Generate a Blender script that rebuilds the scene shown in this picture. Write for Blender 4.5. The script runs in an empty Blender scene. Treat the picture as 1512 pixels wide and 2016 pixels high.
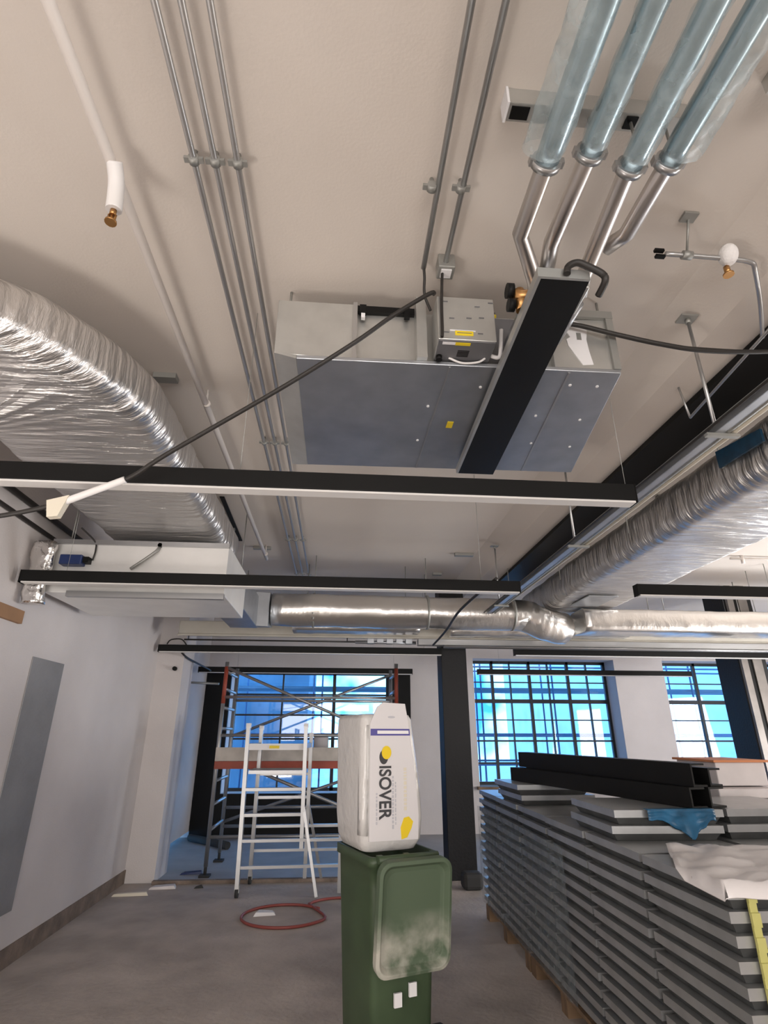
import bpy, bmesh, math, random
from mathutils import Vector, Matrix, noise
random.seed(7)
PI = math.pi
SC = bpy.context.scene
COL = SC.collection

# ------------------------------------------------------------------ camera
cam_d = bpy.data.cameras.new('camera')
cam_d.sensor_fit = 'VERTICAL'; cam_d.sensor_height = 36.0
cam_d.lens = 1074.0 / 2016.0 * 36.0
cam_d.clip_start = 0.05
cam = bpy.data.objects.new('camera', cam_d); COL.objects.link(cam)
cam.matrix_world = Matrix((( 0.99672405, -0.03207603, -0.07424487, 0.0),
                           (-0.0808563,  -0.37417545, -0.92382628, 0.0),
                           ( 0.00185207,  0.92680303, -0.37554322, 1.55),
                           (0, 0, 0, 1)))
SC.camera = cam

# ------------------------------------------------------------------ world, lights, exposure
SC.view_settings.view_transform = 'Standard'
SC.view_settings.look = 'None'
SC.view_settings.gamma = 1.0
SC.view_settings.use_curve_mapping = False
SC.view_settings.exposure = 0.0

w = bpy.data.worlds.new('sky'); SC.world = w; w.use_nodes = True
nt = w.node_tree; nt.nodes.clear()
wo = nt.nodes.new('ShaderNodeOutputWorld'); bg = nt.nodes.new('ShaderNodeBackground')
tc = nt.nodes.new('ShaderNodeTexCoord'); nz = nt.nodes.new('ShaderNodeTexNoise')
rp = nt.nodes.new('ShaderNodeValToRGB')
nz.inputs['Scale'].default_value = 15.0; nz.inputs['Detail'].default_value = 3.0
rp.color_ramp.elements[0].position = 0.36; rp.color_ramp.elements[0].color = (0.022, 0.19, 1.0, 1)
rp.color_ramp.elements[1].position = 0.55; rp.color_ramp.elements[1].color = (0.26, 0.66, 1.0, 1)
nt.links.new(tc.outputs['Generated'], nz.inputs['Vector'])
nt.links.new(nz.outputs['Fac'], rp.inputs['Fac'])
nt.links.new(rp.outputs['Color'], bg.inputs['Color'])
nt.links.new(bg.outputs['Background'], wo.inputs['Surface'])
bg.inputs['Strength'].default_value = 5.2

def area(name, loc, target, sx, sy, power, color):
    d = bpy.data.lights.new(name, 'AREA'); d.shape = 'RECTANGLE'; d.size = sx; d.size_y = sy
    d.energy = power; d.color = color
    o = bpy.data.objects.new(name, d); COL.objects.link(o); o.location = loc
    o.rotation_euler = (Vector(target) - Vector(loc)).to_track_quat('-Z', 'Y').to_euler()
    return o
# unseen area lights added behind and beside the camera to brighten the room
area('rear_fill_light', (0.6, -3.9, 1.7), (0.8, 4.0, 2.4), 6.0, 2.0, 265, (1.0, 0.945, 0.90))  # added broad fill behind the camera; the wall there has no glazing
area('right_fill_light', (8.2, 2.6, 1.4), (2.0, 4.5, 2.6), 3.5, 1.8, 170, (1.0, 0.93, 0.86))  # added warm fill from the right, out of view
area('far_fill_light', (6.6, 4.9, 0.8), (1.4, 5.8, 3.5), 1.0, 1.0, 135, (0.95, 0.97, 1.0))  # added fill aimed up to lift the far ceiling
area('side_fill_light', (8.8, 7.4, 1.7), (4.5, 9.2, 2.0), 1.6, 1.4, 80, (0.93, 0.94, 1.0))  # added cool fill for the far wall; no window in the right wall
area('left_fill_light', (-1.9, 0.6, 0.5), (-1.0, 4.6, 3.3), 0.8, 0.8, 32, (1.0, 0.93, 0.86))  # added low fill toward the left duct and plenum

# ------------------------------------------------------------------ materials
def new_mat(name):
    m = bpy.data.materials.new(name); m.use_nodes = True
    return m, m.node_tree, m.node_tree.nodes['Principled BSDF']

def mat(name, color, rough=0.6, metal=0.0, var=0.0, vscale=6.0, bump=0.0, bscale=40.0, stretch=(1, 1, 1), spec=0.5, detail=4.0, bdist=0.02):
    m, t, b = new_mat(name)
    b.inputs['Base Color'].default_value = (*color, 1); b.inputs['Roughness'].default_value = rough
    b.inputs['Metallic'].default_value = metal; b.inputs['Specular IOR Level'].default_value = spec
    if var or bump:
        c = t.nodes.new('ShaderNodeTexCoord'); mp = t.nodes.new('ShaderNodeMapping')
        mp.inputs['Scale'].default_value = stretch
        t.links.new(c.outputs['Object'], mp.inputs['Vector'])
    if var:
        n = t.nodes.new('ShaderNodeTexNoise'); n.inputs['Scale'].default_value = vscale; n.inputs['Detail'].default_value = detail
        r = t.nodes.new('ShaderNodeValToRGB')
        r.color_ramp.elements[0].position = 0.3; r.color_ramp.elements[1].position = 0.7
        r.color_ramp.elements[0].color = (*[max(0, x * (1 - var)) for x in color], 1)
        r.color_ramp.elements[1].color = (*[min(1, x * (1 + var)) for x in color], 1)
        t.links.new(mp.outputs['Vector'], n.inputs['Vector']); t.links.new(n.outputs['Fac'], r.inputs['Fac'])
        t.links.new(r.outputs['Color'], b.inputs['Base Color'])
    if bump:
        n2 = t.nodes.new('ShaderNodeTexNoise'); n2.inputs['Scale'].default_value = bscale; n2.inputs['Detail'].default_value = detail
        bp = t.nodes.new('ShaderNodeBump'); bp.inputs['Strength'].default_value = bump; bp.inputs['Distance'].default_value = bdist
        t.links.new(mp.outputs['Vector'], n2.inputs['Vector']); t.links.new(n2.outputs['Fac'], bp.inputs['Height'])
        t.links.new(bp.outputs['Normal'], b.inputs['Normal'])
    return m

M = {}
M['ceiling'] = mat('ceiling_paint', (0.66, 0.60, 0.545), 0.85, var=0.03, vscale=1.2, bump=0.06, bscale=90)
M['wall'] = mat('wall_paint', (0.62, 0.58, 0.57), 0.85, var=0.05, vscale=1.6, bump=0.12, bscale=70)
M['wall_grey'] = mat('grey_plaster', (0.24, 0.24, 0.25), 0.85, var=0.12, vscale=3.0, bump=0.2)
M['skirt_gap'] = mat('bare_masonry', (0.20, 0.155, 0.125), 0.95, var=0.3, vscale=7, bump=0.6, bscale=25)
M['floor'] = mat('concrete_floor', (0.42, 0.37, 0.335), 0.8, var=0.22, vscale=2.2, bump=0.3, bscale=26, detail=9)
M['alcove_floor'] = mat('alcove_screed', (0.36, 0.36, 0.37), 0.6, var=0.1, vscale=3)
M['wood'] = mat('raw_wood', (0.20, 0.125, 0.07), 0.75, var=0.3, vscale=5, stretch=(1, 8, 1))
M['brown_card'] = mat('brown_card', (0.30, 0.17, 0.09), 0.85, var=0.1)
M['black'] = mat('black_powder_coat', (0.007, 0.007, 0.007), 0.5, var=0.1, spec=0.18)
M['black_rough'] = mat('black_fire_coating', (0.022, 0.019, 0.018), 0.9, var=0.5, vscale=14, bump=0.8, bscale=35)
M['black_soft'] = mat('black_cable_sheath', (0.02, 0.017, 0.015), 0.55)
M['white_diff'] = mat('opal_diffuser', (0.70, 0.68, 0.66), 0.5)
M['galv'] = mat('galvanised_sheet', (0.56, 0.56, 0.54), 0.38, metal=0.75, var=0.07, vscale=9)
M['plenum'] = mat('bright_galvanised_sheet', (0.80, 0.79, 0.77), 0.42, metal=0.35, var=0.04, vscale=5)
M['duct_cream'] = mat('cream_duct_casing', (0.50, 0.47, 0.41), 0.6, var=0.06)
M['galv_dark'] = mat('galvanised_sheet_dull', (0.44, 0.46, 0.49), 0.40, metal=0.85, var=0.10, vscale=6)
M['conduit'] = mat('conduit_steel', (0.50, 0.50, 0.50), 0.34, metal=0.85, var=0.06)
M['steel'] = mat('stainless_pipe', (0.68, 0.65, 0.63), 0.34, metal=1.0)
M['alu'] = mat('aluminium_tube', (0.40, 0.40, 0.405), 0.38, metal=0.8)
M['clip'] = mat('zinc_clip', (0.36, 0.36, 0.34), 0.5, metal=0.6)
M['foil'] = mat('aluminium_foil_wrap', (0.66, 0.645, 0.635), 0.33, metal=0.92, bump=1.0, bscale=3.0, stretch=(0.8, 5.5, 0.8), detail=6, bdist=0.06)
M['foil_x'] = mat('aluminium_foil_wrap_across', (0.80, 0.78, 0.75), 0.28, metal=0.95, bump=0.55, bscale=3.0, stretch=(2.4, 1.2, 1.2), detail=5)
M['foil_crumple'] = mat('crumpled_foil', (0.74, 0.72, 0.70), 0.25, metal=1.0, bump=0.9, bscale=14)
M['pipe_white'] = mat('white_pipe_paint', (0.72, 0.67, 0.63), 0.5)
M['plaster_white'] = mat('white_filler', (0.80, 0.78, 0.77), 0.9, bump=0.5, bscale=30)
M['brass'] = mat('brass', (0.48, 0.26, 0.10), 0.35, metal=0.9)
M['white_tape'] = mat('white_tape', (0.75, 0.73, 0.72), 0.5)
M['cream'] = mat('cream_tape', (0.68, 0.63, 0.52), 0.6)
M['yellow'] = mat('yellow_label', (0.80, 0.60, 0.02), 0.5)
M['label_white'] = mat('white_label', (0.80, 0.79, 0.80), 0.5)
M['label_ink'] = mat('label_print_grey', (0.40, 0.40, 0.45), 0.6)
M['ctl_dark'] = mat('control_box_grey', (0.17, 0.17, 0.18), 0.5, metal=0.3)
M['blue'] = mat('blue_plastic', (0.012, 0.030, 0.12), 0.4)
M['blue_film'] = mat('blue_film', (0.008, 0.045, 0.09), 0.35, var=0.3, vscale=20)
M['blue_strap'] = mat('blue_strap', (0.018, 0.10, 0.20), 0.3, var=0.4, vscale=12)
M['bag'] = mat('white_wrap_film', (0.62, 0.605, 0.59), 0.2, bump=0.5, bscale=11, spec=0.7)
M['bag_print'] = mat('white_printed_film', (0.68, 0.66, 0.67), 0.35)
M['ink_purple'] = mat('purple_print', (0.09, 0.08, 0.30), 0.5)
M['ink_dark'] = mat('dark_print', (0.045, 0.045, 0.05), 0.5)
M['ink_grey'] = mat('pale_print', (0.48, 0.48, 0.52), 0.5)
M['bag_yellow'] = mat('yellow_print', (0.80, 0.58, 0.02), 0.4)
M['hose'] = mat('red_hose', (0.26, 0.06, 0.05), 0.5)
M['red'] = mat('red_paint', (0.30, 0.055, 0.03), 0.55, var=0.2)
M['toe'] = mat('weathered_board', (0.48, 0.44, 0.40), 0.7, var=0.2, vscale=5)
M['rubber'] = mat('rubber', (0.03, 0.03, 0.03), 0.8)
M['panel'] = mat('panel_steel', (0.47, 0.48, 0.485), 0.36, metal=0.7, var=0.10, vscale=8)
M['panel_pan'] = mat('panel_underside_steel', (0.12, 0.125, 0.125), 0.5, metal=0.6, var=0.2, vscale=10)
M['strap_y'] = mat('yellow_strap', (0.50, 0.48, 0.16), 0.5)
M['strap_g'] = mat('dark_green_strap', (0.025, 0.035, 0.03), 0.5)
M['sheet'] = mat('white_polythene', (0.74, 0.71, 0.71), 0.4, bump=0.2, bscale=12)
M['pack_white'] = mat('white_packaging', (0.66, 0.62, 0.62), 0.6, var=0.06)
M['orange'] = mat('orange_edging', (0.62, 0.24, 0.10), 0.6)
M['steel_frame'] = mat('window_frame_steel', (0.012, 0.014, 0.018), 0.5)
M['facade'] = mat('outside_facade', (0.10, 0.16, 0.22), 0.8, var=0.4, vscale=0.8)
M['facade_pale'] = mat('outside_pale_facade', (0.62, 0.66, 0.70), 0.8, var=0.15, vscale=1.0)
M['tube_out'] = mat('outside_scaffold_tube', (0.07, 0.13, 0.24), 0.5, metal=0.4)
M['ground'] = mat('outside_ground', (0.42, 0.44, 0.46), 0.9, var=0.2)
M['column'] = mat('black_column_paint', (0.008, 0.008, 0.009), 0.55, bump=0.15, spec=0.35)
M['tan_metal'] = mat('weathered_steel_post', (0.20, 0.18, 0.165), 0.5, metal=0.4, var=0.3, vscale=2.5)

def glass_mat():
    m, t, b = new_mat('window_glass')
    t.nodes.remove(b)
    o = t.nodes['Material Output']; tr = t.nodes.new('ShaderNodeBsdfTransparent'); gl = t.nodes.new('ShaderNodeBsdfGlossy')
    mx = t.nodes.new('ShaderNodeMixShader'); mx.inputs[0].default_value = 0.06
    gl.inputs['Roughness'].default_value = 0.03; tr.inputs['Color'].default_value = (0.93, 0.97, 1.0, 1)
    t.links.new(tr.outputs[0], mx.inputs[1]); t.links.new(gl.outputs[0], mx.inputs[2]); t.links.new(mx.outputs[0], o.inputs['Surface'])
    return m
M['glass'] = glass_mat()

def film_mat(name, col, alpha, rough):
    m, t, b = new_mat(name)
    b.inputs['Base Color'].default_value = (*col, 1); b.inputs['Roughness'].default_value = rough
    c = t.nodes.new('ShaderNodeTexCoord'); n = t.nodes.new('ShaderNodeTexNoise'); n.inputs['Scale'].default_value = 14
    mr = t.nodes.new('ShaderNodeMapRange'); mr.inputs[1].default_value = 0.35; mr.inputs[2].default_value = 0.7
    mr.inputs[3].default_value = max(0, alpha - 0.14); mr.inputs[4].default_value = min(1, alpha + 0.2)
    bp = t.nodes.new('ShaderNodeBump'); bp.inputs['Strength'].default_value = 0.35; bp.inputs['Distance'].default_value = 0.01
    t.links.new(c.outputs['Object'], n.inputs['Vector']); t.links.new(n.outputs['Fac'], mr.inputs[0])
    t.links.new(mr.outputs[0], b.inputs['Alpha']); t.links.new(n.outputs['Fac'], bp.inputs['Height'])
    t.links.new(bp.outputs['Normal'], b.inputs['Normal'])
    return m
M['sleeve'] = film_mat('blue_tinted_sleeve', (0.50, 0.60, 0.63), 0.32, 0.25)
M['sleeve_dark'] = mat('teal_pipe_wrap', (0.42, 0.53, 0.58), 0.26, metal=0.85, var=0.12, vscale=9, stretch=(1, 0.2, 1))

def dirty_green():
    m, t, b = new_mat('green_bin_plastic')
    c = t.nodes.new('ShaderNodeTexCoord'); n = t.nodes.new('ShaderNodeTexNoise'); n.inputs['Scale'].default_value = 5; n.inputs['Detail'].default_value = 6
    r = t.nodes.new('ShaderNodeValToRGB')
    r.color_ramp.elements[0].position = 0.35; r.color_ramp.elements[0].color = (0.038, 0.062, 0.030, 1)
    r.color_ramp.elements[1].position = 0.72; r.color_ramp.elements[1].color = (0.055, 0.088, 0.043, 1)
    t.links.new(c.outputs['Object'], n.inputs['Vector']); t.links.new(n.outputs['Fac'], r.inputs['Fac'])
    t.links.new(r.outputs['Color'], b.inputs['Base Color']); b.inputs['Roughness'].default_value = 0.5
    return m
M['bin'] = dirty_green()
def dusty_lid():
    m, t, b = new_mat('dusty_green_lid')
    c = t.nodes.new('ShaderNodeTexCoord'); n = t.nodes.new('ShaderNodeTexNoise'); n.inputs['Scale'].default_value = 7; n.inputs['Detail'].default_value = 7
    s = t.nodes.new('ShaderNodeSeparateXYZ'); t.links.new(c.outputs['Generated'], s.inputs[0])
    mr = t.nodes.new('ShaderNodeMapRange'); mr.inputs[1].default_value = 0.54; mr.inputs[2].default_value = 0.16
    mr.inputs[3].default_value = 0.0; mr.inputs[4].default_value = 1.35
    t.links.new(s.outputs['Z'], mr.inputs[0]); t.links.new(c.outputs['Object'], n.inputs['Vector'])
    mu = t.nodes.new('ShaderNodeMath'); mu.operation = 'MULTIPLY_ADD'; mu.inputs[1].default_value = 3.4; mu.inputs[2].default_value = -1.25
    t.links.new(n.outputs['Fac'], mu.inputs[0])
    m2 = t.nodes.new('ShaderNodeMath'); m2.operation = 'MULTIPLY'; m2.use_clamp = True
    t.links.new(mu.outputs[0], m2.inputs[0]); t.links.new(mr.outputs[0], m2.inputs[1])
    mx = t.nodes.new('ShaderNodeMix'); mx.data_type = 'RGBA'
    mx.inputs[6].default_value = (0.082, 0.118, 0.072, 1); mx.inputs[7].default_value = (0.44, 0.43, 0.37, 1)
    t.links.new(m2.outputs[0], mx.inputs[0]); t.links.new(mx.outputs[2], b.inputs['Base Color'])
    b.inputs['Roughness'].default_value = 0.6
    return m
M['lid'] = dusty_lid()

# ------------------------------------------------------------------ mesh builder
class MB:
    def __init__(s): s.v = []; s.f = []; s.mi = []; s.sm = []
    def add(s, vs, fs, mi=0, smooth=False, T=None):
        o = len(s.v)
        s.v += [(T @ Vector(p)) if T else Vector(p) for p in vs]
        for f in fs: s.f.append([i + o for i in f]); s.mi.append(mi); s.sm.append(smooth)
        return s
    def box(s, x0, x1, y0, y1, z0, z1, mi=0, T=None):
        vs = [(x, y, z) for z in (z0, z1) for y in (y0, y1) for x in (x0, x1)]
        return s.add(vs, [(0, 2, 3, 1), (4, 5, 7, 6), (0, 1, 5, 4), (2, 6, 7, 3), (0, 4, 6, 2), (1, 3, 7, 5)], mi, False, T)
    def hexa(s, b, t, mi=0):                       # b, t: four corners each, same winding
        return s.add(list(b) + list(t), [(0, 3, 2, 1), (4, 5, 6, 7), (0, 1, 5, 4), (1, 2, 6, 5), (2, 3, 7, 6), (3, 0, 4, 7)], mi)
    def loft(s, rings, mi=0, smooth=True, cap=True):
        n = len(rings[0]); vs = [p for r in rings for p in r]; fs = []
        for i in range(len(rings) - 1):
            for j in range(n):
                a = i * n + j; b = i * n + (j + 1) % n
                fs.append((a, b, b + n, a + n))
        s.add(vs, fs, mi, smooth)
        if cap:
            s.add(rings[0], [list(range(n))[::-1]], mi); s.add(rings[-1], [list(range(n))], mi)
        return s
    def sweep(s, pts, sec, mi=0, smooth=True, up=(0, 0, 1), cap=True, wob=0.0, wsc=3.0):
        pts = [Vector(p) for p in pts]; up = Vector(up); rings = []
        for i, p in enumerate(pts):
            d = (pts[min(i + 1, len(pts) - 1)] - pts[max(i - 1, 0)]).normalized()
            u0 = up if abs(d.dot(up)) < 0.95 else Vector((0, 1, 0))
            sd = d.cross(u0).normalized(); u = sd.cross(d).normalized()
            sc = sec(i / (len(pts) - 1)) if callable(sec) else sec
            ring = []
            for a, b in sc:
                q = p + sd * a + u * b
                if wob: q += (sd * a + u * b).normalized() * (wob * noise.noise(q * wsc) + wob * 0.6 * noise.noise(q * wsc * 2.7))
                ring.append(q)
            rings.append(ring)
        return s.loft(rings, mi, smooth, cap)
    def tube(s, pts, r, n=10, mi=0, **k):
        return s.sweep(pts, [(r * math.cos(2 * PI * j / n), r * math.sin(2 * PI * j / n)) for j in range(n)], mi, **k)
    def cyl(s, a, b, r, n=12, mi=0): return s.tube([a, b], r, n, mi)
    def bar(s, a, b, w_, h_, mi=0, up=(0, 0, 1)):
        return s.sweep([a, b], [(-w_ / 2, -h_ / 2), (w_ / 2, -h_ / 2), (w_ / 2, h_ / 2), (-w_ / 2, h_ / 2)], mi, smooth=False, up=up)
    def sphere(s, c, r, mi=0, sx=1, sy=1, sz=1, n=10):
        c = Vector(c); rings = []
        for i in range(1, n):
            a = PI * i / n
            rings.append([c + Vector((r * sx * math.sin(a) * math.cos(2 * PI * j / (2 * n)), r * sy * math.sin(a) * math.sin(2 * PI * j / (2 * n)), -r * sz * math.cos(a))) for j in range(2 * n)])
        return s.loft(rings, mi)
    def build(s, name, mats, parent=None, bevel=0.0, origin=None):
        if not isinstance(mats, (list, tuple)): mats = [mats]
        if parent is not None:
            off = Vector((0, 0, 0)); q = parent
            while q is not None: off = off + q.location; q = q.parent
        elif origin is not None: off = Vector(origin)
        else:
            xs = [p.x for p in s.v]; ys = [p.y for p in s.v]; zs = [p.z for p in s.v]
            off = Vector(((min(xs) + max(xs)) / 2, (min(ys) + max(ys)) / 2, min(zs)))
        me = bpy.data.meshes.new(name)
        me.from_pydata([tuple(p - off) for p in s.v], [], s.f); me.update()
        for m in mats: me.materials.append(m)
        for p, i, sm in zip(me.polygons, s.mi, s.sm): p.material_index = i; p.use_smooth = sm
        bm = bmesh.new(); bm.from_mesh(me); bmesh.ops.remove_doubles(bm, verts=bm.verts, dist=1e-5)
        bmesh.ops.recalc_face_normals(bm, faces=bm.faces); bm.to_mesh(me); bm.free()
        o = bpy.data.objects.new(name, me); COL.objects.link(o)
        if parent is not None: o.parent = parent
        else: o.location = off
        if bevel:
            b = o.modifiers.new('bevel', 'BEVEL'); b.width = bevel; b.segments = 2; b.limit_method = 'ANGLE'
        return o

def rrect(w_, h_, r, n=4):
    out = []
    for cx, cy, a0 in ((w_ / 2 - r, h_ / 2 - r, 0), (-w_ / 2 + r, h_ / 2 - r, PI / 2), (-w_ / 2 + r, -h_ / 2 + r, PI), (w_ / 2 - r, -h_ / 2 + r, 1.5 * PI)):
        for k in range(n + 1):
            a = a0 + PI / 2 * k / n; out.append((cx + r * math.cos(a), cy + r * math.sin(a)))
    return out
def lerp(a, b, t): return Vector(a) * (1 - t) + Vector(b) * t
def subdiv(pts, k):
    out = []
    for a, b in zip(pts[:-1], pts[1:]):
        for i in range(k): out.append(lerp(a, b, i / k))
    out.append(Vector(pts[-1])); return out
def spline(pts, k=8):
    pts = [Vector(p) for p in pts]; out = []
    for i in range(len(pts) - 1):
        p0 = pts[max(i - 1, 0)]; p1 = pts[i]; p2 = pts[i + 1]; p3 = pts[min(i + 2, len(pts) - 1)]
        for j in range(k):
            t = j / k
            out.append(0.5 * ((2 * p1) + (p2 - p0) * t + (2 * p0 - 5 * p1 + 4 * p2 - p3) * t * t + (3 * p1 - p0 - 3 * p2 + p3) * t ** 3))
    out.append(pts[-1]); return out

def tag(o, label, cat, group=None, kind=None):
    o['label'] = label; o['category'] = cat
    if group: o['group'] = group
    o['kind'] = kind or 'thing'
    return o
def thing(name, label, cat, loc, group=None):
    o = bpy.data.objects.new(name, None); COL.objects.link(o); o.location = loc; o.empty_display_size = 0.1
    return tag(o, label, cat, group)
def struct(o, label=None, cat=None):
    o['kind'] = 'structure'
    if label: o['label'] = label; o['category'] = cat
    return o

CE = 3.50        # ceiling height
# ------------------------------------------------------------------ setting
struct(MB().box(-2.6, 9.3, -4.8, 7.33, -0.2, 0.0).box(-2.6, 9.3, 7.33, 11.0, -0.2, 0.0, 1).build('floor', [M['floor'], M['alcove_floor']]), 'bare dusty concrete floor of the room', 'floor')
cb = MB().box(-2.6, 9.3, -4.8, 11.0, CE, CE + 0.2)
cb.hexa([(1.54, -4.5, CE), (2.04, -4.5, CE), (2.04, 10.2, CE), (1.54, 10.2, CE)][::-1] and [(1.79, -4.5, 3.40), (2.04, -4.5, 3.40), (2.04, 10.2, 3.40), (1.80, 10.2, 3.40)],
        [(1.54, -4.5, CE + .01), (2.04, -4.5, CE + .01), (2.04, 10.2, CE + .01), (1.54, 10.2, CE + .01)])
struct(cb.build('ceiling', M['ceiling']), 'cream painted ceiling with a splayed plaster haunch along the black beam', 'ceiling')
wl = MB().box(-2.6, -2.3, -4.8, 10.25, 0.09, CE)
wl.box(-2.3, -1.97, 7.35, 7.85, 0.0, CE)
struct(wl.build('wall_left', M['wall']), 'long white plastered wall on the left with a shallow pier', 'wall')
struct(MB().box(-2.6, -2.288, -4.8, 7.35, 0.0, 0.13).build('baseboard_left', M['skirt_gap']), 'dark unplastered strip along the foot of the left wall', 'baseboard')
struct(MB().box(-2.298, -2.29, 4.42, 4.92, 0.36, 2.08).build('trim_1', M['wall_grey']), 'upright patch of bare grey plaster on the left wall', 'plaster patch')
# far wall with three window openings
W1 = (-1.87, 0.95, 0.62, 2.60); W2 = (2.48, 5.18, 0.70, 2.84); W3 = (6.14, 8.9, 0.70, 2.84)
wb = MB()
Y0, Y1 = 10.25, 10.80
wb.box(-2.6, W1[0], Y0, Y1, 0, CE).box(W1[0], W1[1], Y0, Y1, 0, W1[2]).box(W1[0], W1[1], Y0, Y1, W1[3], CE)
wb.box(W1[1], W2[0], Y0, Y1, 0, CE).box(W2[0], W2[1], Y0, Y1, 0, W2[2]).box(W2[0], W2[1], Y0, Y1, W2[3], CE)
wb.box(W2[1], W3[0], Y0, Y1, 0, CE).box(W3[0], W3[1], Y0, Y1, 0, W3[2]).box(W3[0], W3[1], Y0, Y1, W3[3], CE)
wb.box(W3[1], 9.3, Y0, Y1, 0, CE)
struct(wb.build('wall_back', M['wall']), 'white far wall with three steel windows', 'wall')
struct(MB().box(9.0, 9.3, -4.8, 10.8, 0, CE).build('wall_right', M['wall']))
struct(MB().box(-2.6, 9.3, -5.0, -4.8, 0, CE).build('wall_front', M['wall']))
# black boarding around the alcove window
bb = MB().box(-2.29, W1[0], 10.19, 10.25, 0.0, 2.56).box(W1[1], 1.30, 10.19, 10.25, 0.0, 2.56).box(W1[0], W1[1], 10.19, 10.25, 0.0, W1[2])
struct(bb.build('trim_2', M['black']), 'black boarding around and below the alcove window', 'trim')
struct(MB().box(-1.97, 1.3, 7.26, 7.33, 0.0, 0.035).build('trim_3', M['skirt_gap'], bevel=0.004), 'worn wooden threshold strip across the floor before the alcove', 'trim')

def window(name, rect, verts, hors, lab, thick=0.05, thin=0.022):
    x0, x1, z0, z1 = rect; y = 10.66
    m = MB()
    m.box(x0, x0 + .05, y - .03, y + .03, z0, z1).box(x1 - .05, x1, y - .03, y + .03, z0, z1)
    m.box(x0, x1, y - .03, y + .03, z0, z0 + .05).box(x0, x1, y - .03, y + .03, z1 - .05, z1)
    for v, t in verts: m.box(v - t / 2, v + t / 2, y - .03, y + .03, z0, z1)
    for h, t in hors: m.box(x0, x1, y - .025, y + .025, h - t / 2, h + t / 2)
    o = struct(m.build(name, M['steel_frame']), lab, 'window')
    g = MB().box(x0 + .02, x1 - .02, y - .004, y + .004, z0 + .02, z1 - .02).build('glass_panes', M['glass'], o)
    return o
window('window_1', W1, [(-0.06, .06), (-1.0, .03)], [(2.2, .03), (1.85, .03), (1.45, .03), (1.1, .03)], 'steel framed alcove window behind the scaffold tower')
window('window_2', W2, [(2.93, .05), (3.66, .05), (4.42, .05), (3.28, .02), (4.03, .02), (4.8, .02)], [(2.11, .07), (2.45, .02), (1.78, .02), (1.42, .03), (1.05, .03)], 'wide steel framed window right of the nearer black column')
window('window_3', W3, [(7.0, .05), (7.75, .05), (8.3, .05)], [(2.11, .07), (2.45, .02), (1.78, .02), (1.42, .03), (1.05, .03)], 'steel framed window left of the farther column')
struct(MB().box(W2[0] - .05, W2[1] + .02, 10.15, 10.62, .66, .705).build('trim_4', M['wood']), 'timber sill of the wide window', 'sill')
struct(MB().box(W3[0] - .05, W3[1], 10.15, 10.62, .66, .705).build('trim_5', M['wood']), 'timber sill of the right window', 'sill')
# columns
struct(MB().box(1.33, 1.66, 7.20, 7.52, 0, CE).build('column', M['column'], bevel=.006), 'square black painted column standing left of the wide window', 'column')
struct(MB().box(5.40, 5.80, 7.20, 7.66, 0, CE).build('column', M['column'], bevel=.006), 'black column bluish from daylight in front of the right window', 'column')
pm = MB().box(5.41, 5.50, 7.15, 7.195, 0, CE).box(5.50, 5.57, 7.17, 7.195, 0, CE, 1).box(5.57, 5.70, 7.15, 7.195, 0, CE)
tag(pm.build('steel_post', [M['tan_metal'], M['black']]), 'dull grey steel channel post fixed to the farther dark column', 'post')

# ------------------------------------------------------------------ outside
struct(MB().box(-40, 40, 10.9, 60, -1.2, -1.0).build('outside_ground', M['ground']), 'ground outside the windows', 'ground')
tag(MB().box(-9, -0.75, 15, 20, -1.0, 9).build('outside_building', M['facade']), 'dark building facade seen through the left part of the alcove window', 'building')
tag(MB().box(9.5, 22, 26, 32, -1.0, 7.0).build('outside_building', M['facade_pale']), 'pale building far outside the right window', 'building')
sc_out = thing('outside_scaffold', 'blue-grey scaffold tubes standing outside the windows', 'scaffolding', (3, 12.4, -1))
u = MB()
for x in (-2.2, -0.5, 1.2, 3.1, 4.7, 6.3, 7.9, 9.5): u.cyl((x, 12.2, -1), (x, 12.2, 6), .02, 8).cyl((x + .15, 13.3, -1), (x + .15, 13.3, 6), .02, 8)
u.build('uprights', M['tube_out'], sc_out)
u = MB()
for z in (0.95, 1.5, 2.9, 3.5): u.cyl((-3.5, 12.15, z), (10.5, 12.15, z), .02, 8).cyl((-3.5, 13.35, z + .03), (10.5, 13.35, z + .03), .02, 8)
u.build('ledgers', M['tube_out'], sc_out)
u = MB().box(-3.5, 10.5, 12.25, 13.2, 2.42, 2.47).box(-3.5, 10.5, 12.25, 13.2, .40, .45)
u.build('boards', M['facade'], sc_out)

# ------------------------------------------------------------------ linear lights
def light_bar(x0, x1, y, z, label, wires):
    t = thing('linear_light', label, 'pendant light', ((x0 + x1) / 2, y, z - .045), 'black linear pendant lights')
    MB().box(x0, x1, y - .036, y + .036, z - .036, z + .045).build('housing', M['black'], t, bevel=.003)
    MB().box(x0 + .012, x1 - .004, y - .030, y + .030, z - .045, z - .036).build('diffuser', M['white_diff'], t)
    MB().box(x0 - .004, x0, y - .036, y + .036, z - .045, z + .045).build('end_cap', M['black'], t)
    MB().box(x1, x1 + .004, y - .036, y + .036, z - .045, z + .045).build('end_cap', M['black'], t)
    for wx in wires: MB().cyl((wx, y, z + .045), (wx, y, CE - .001), .0015, 6).build('suspension_wire', M['clip'], t)
    return t
light_bar(-2.24, 1.325, 2.205, 2.565, 'nearest black linear light crossing below the fan coil unit', (-.46, 1.302))
light_bar(-2.24, 1.335, 3.93, 2.565, 'black linear light crossing in front of the silver plenum box', (-1.95, 1.05))
light_bar(-2.24, 1.325, 7.16, 2.525, 'black linear light whose left end reaches the white pier', (-1.6, 1.1))
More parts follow.
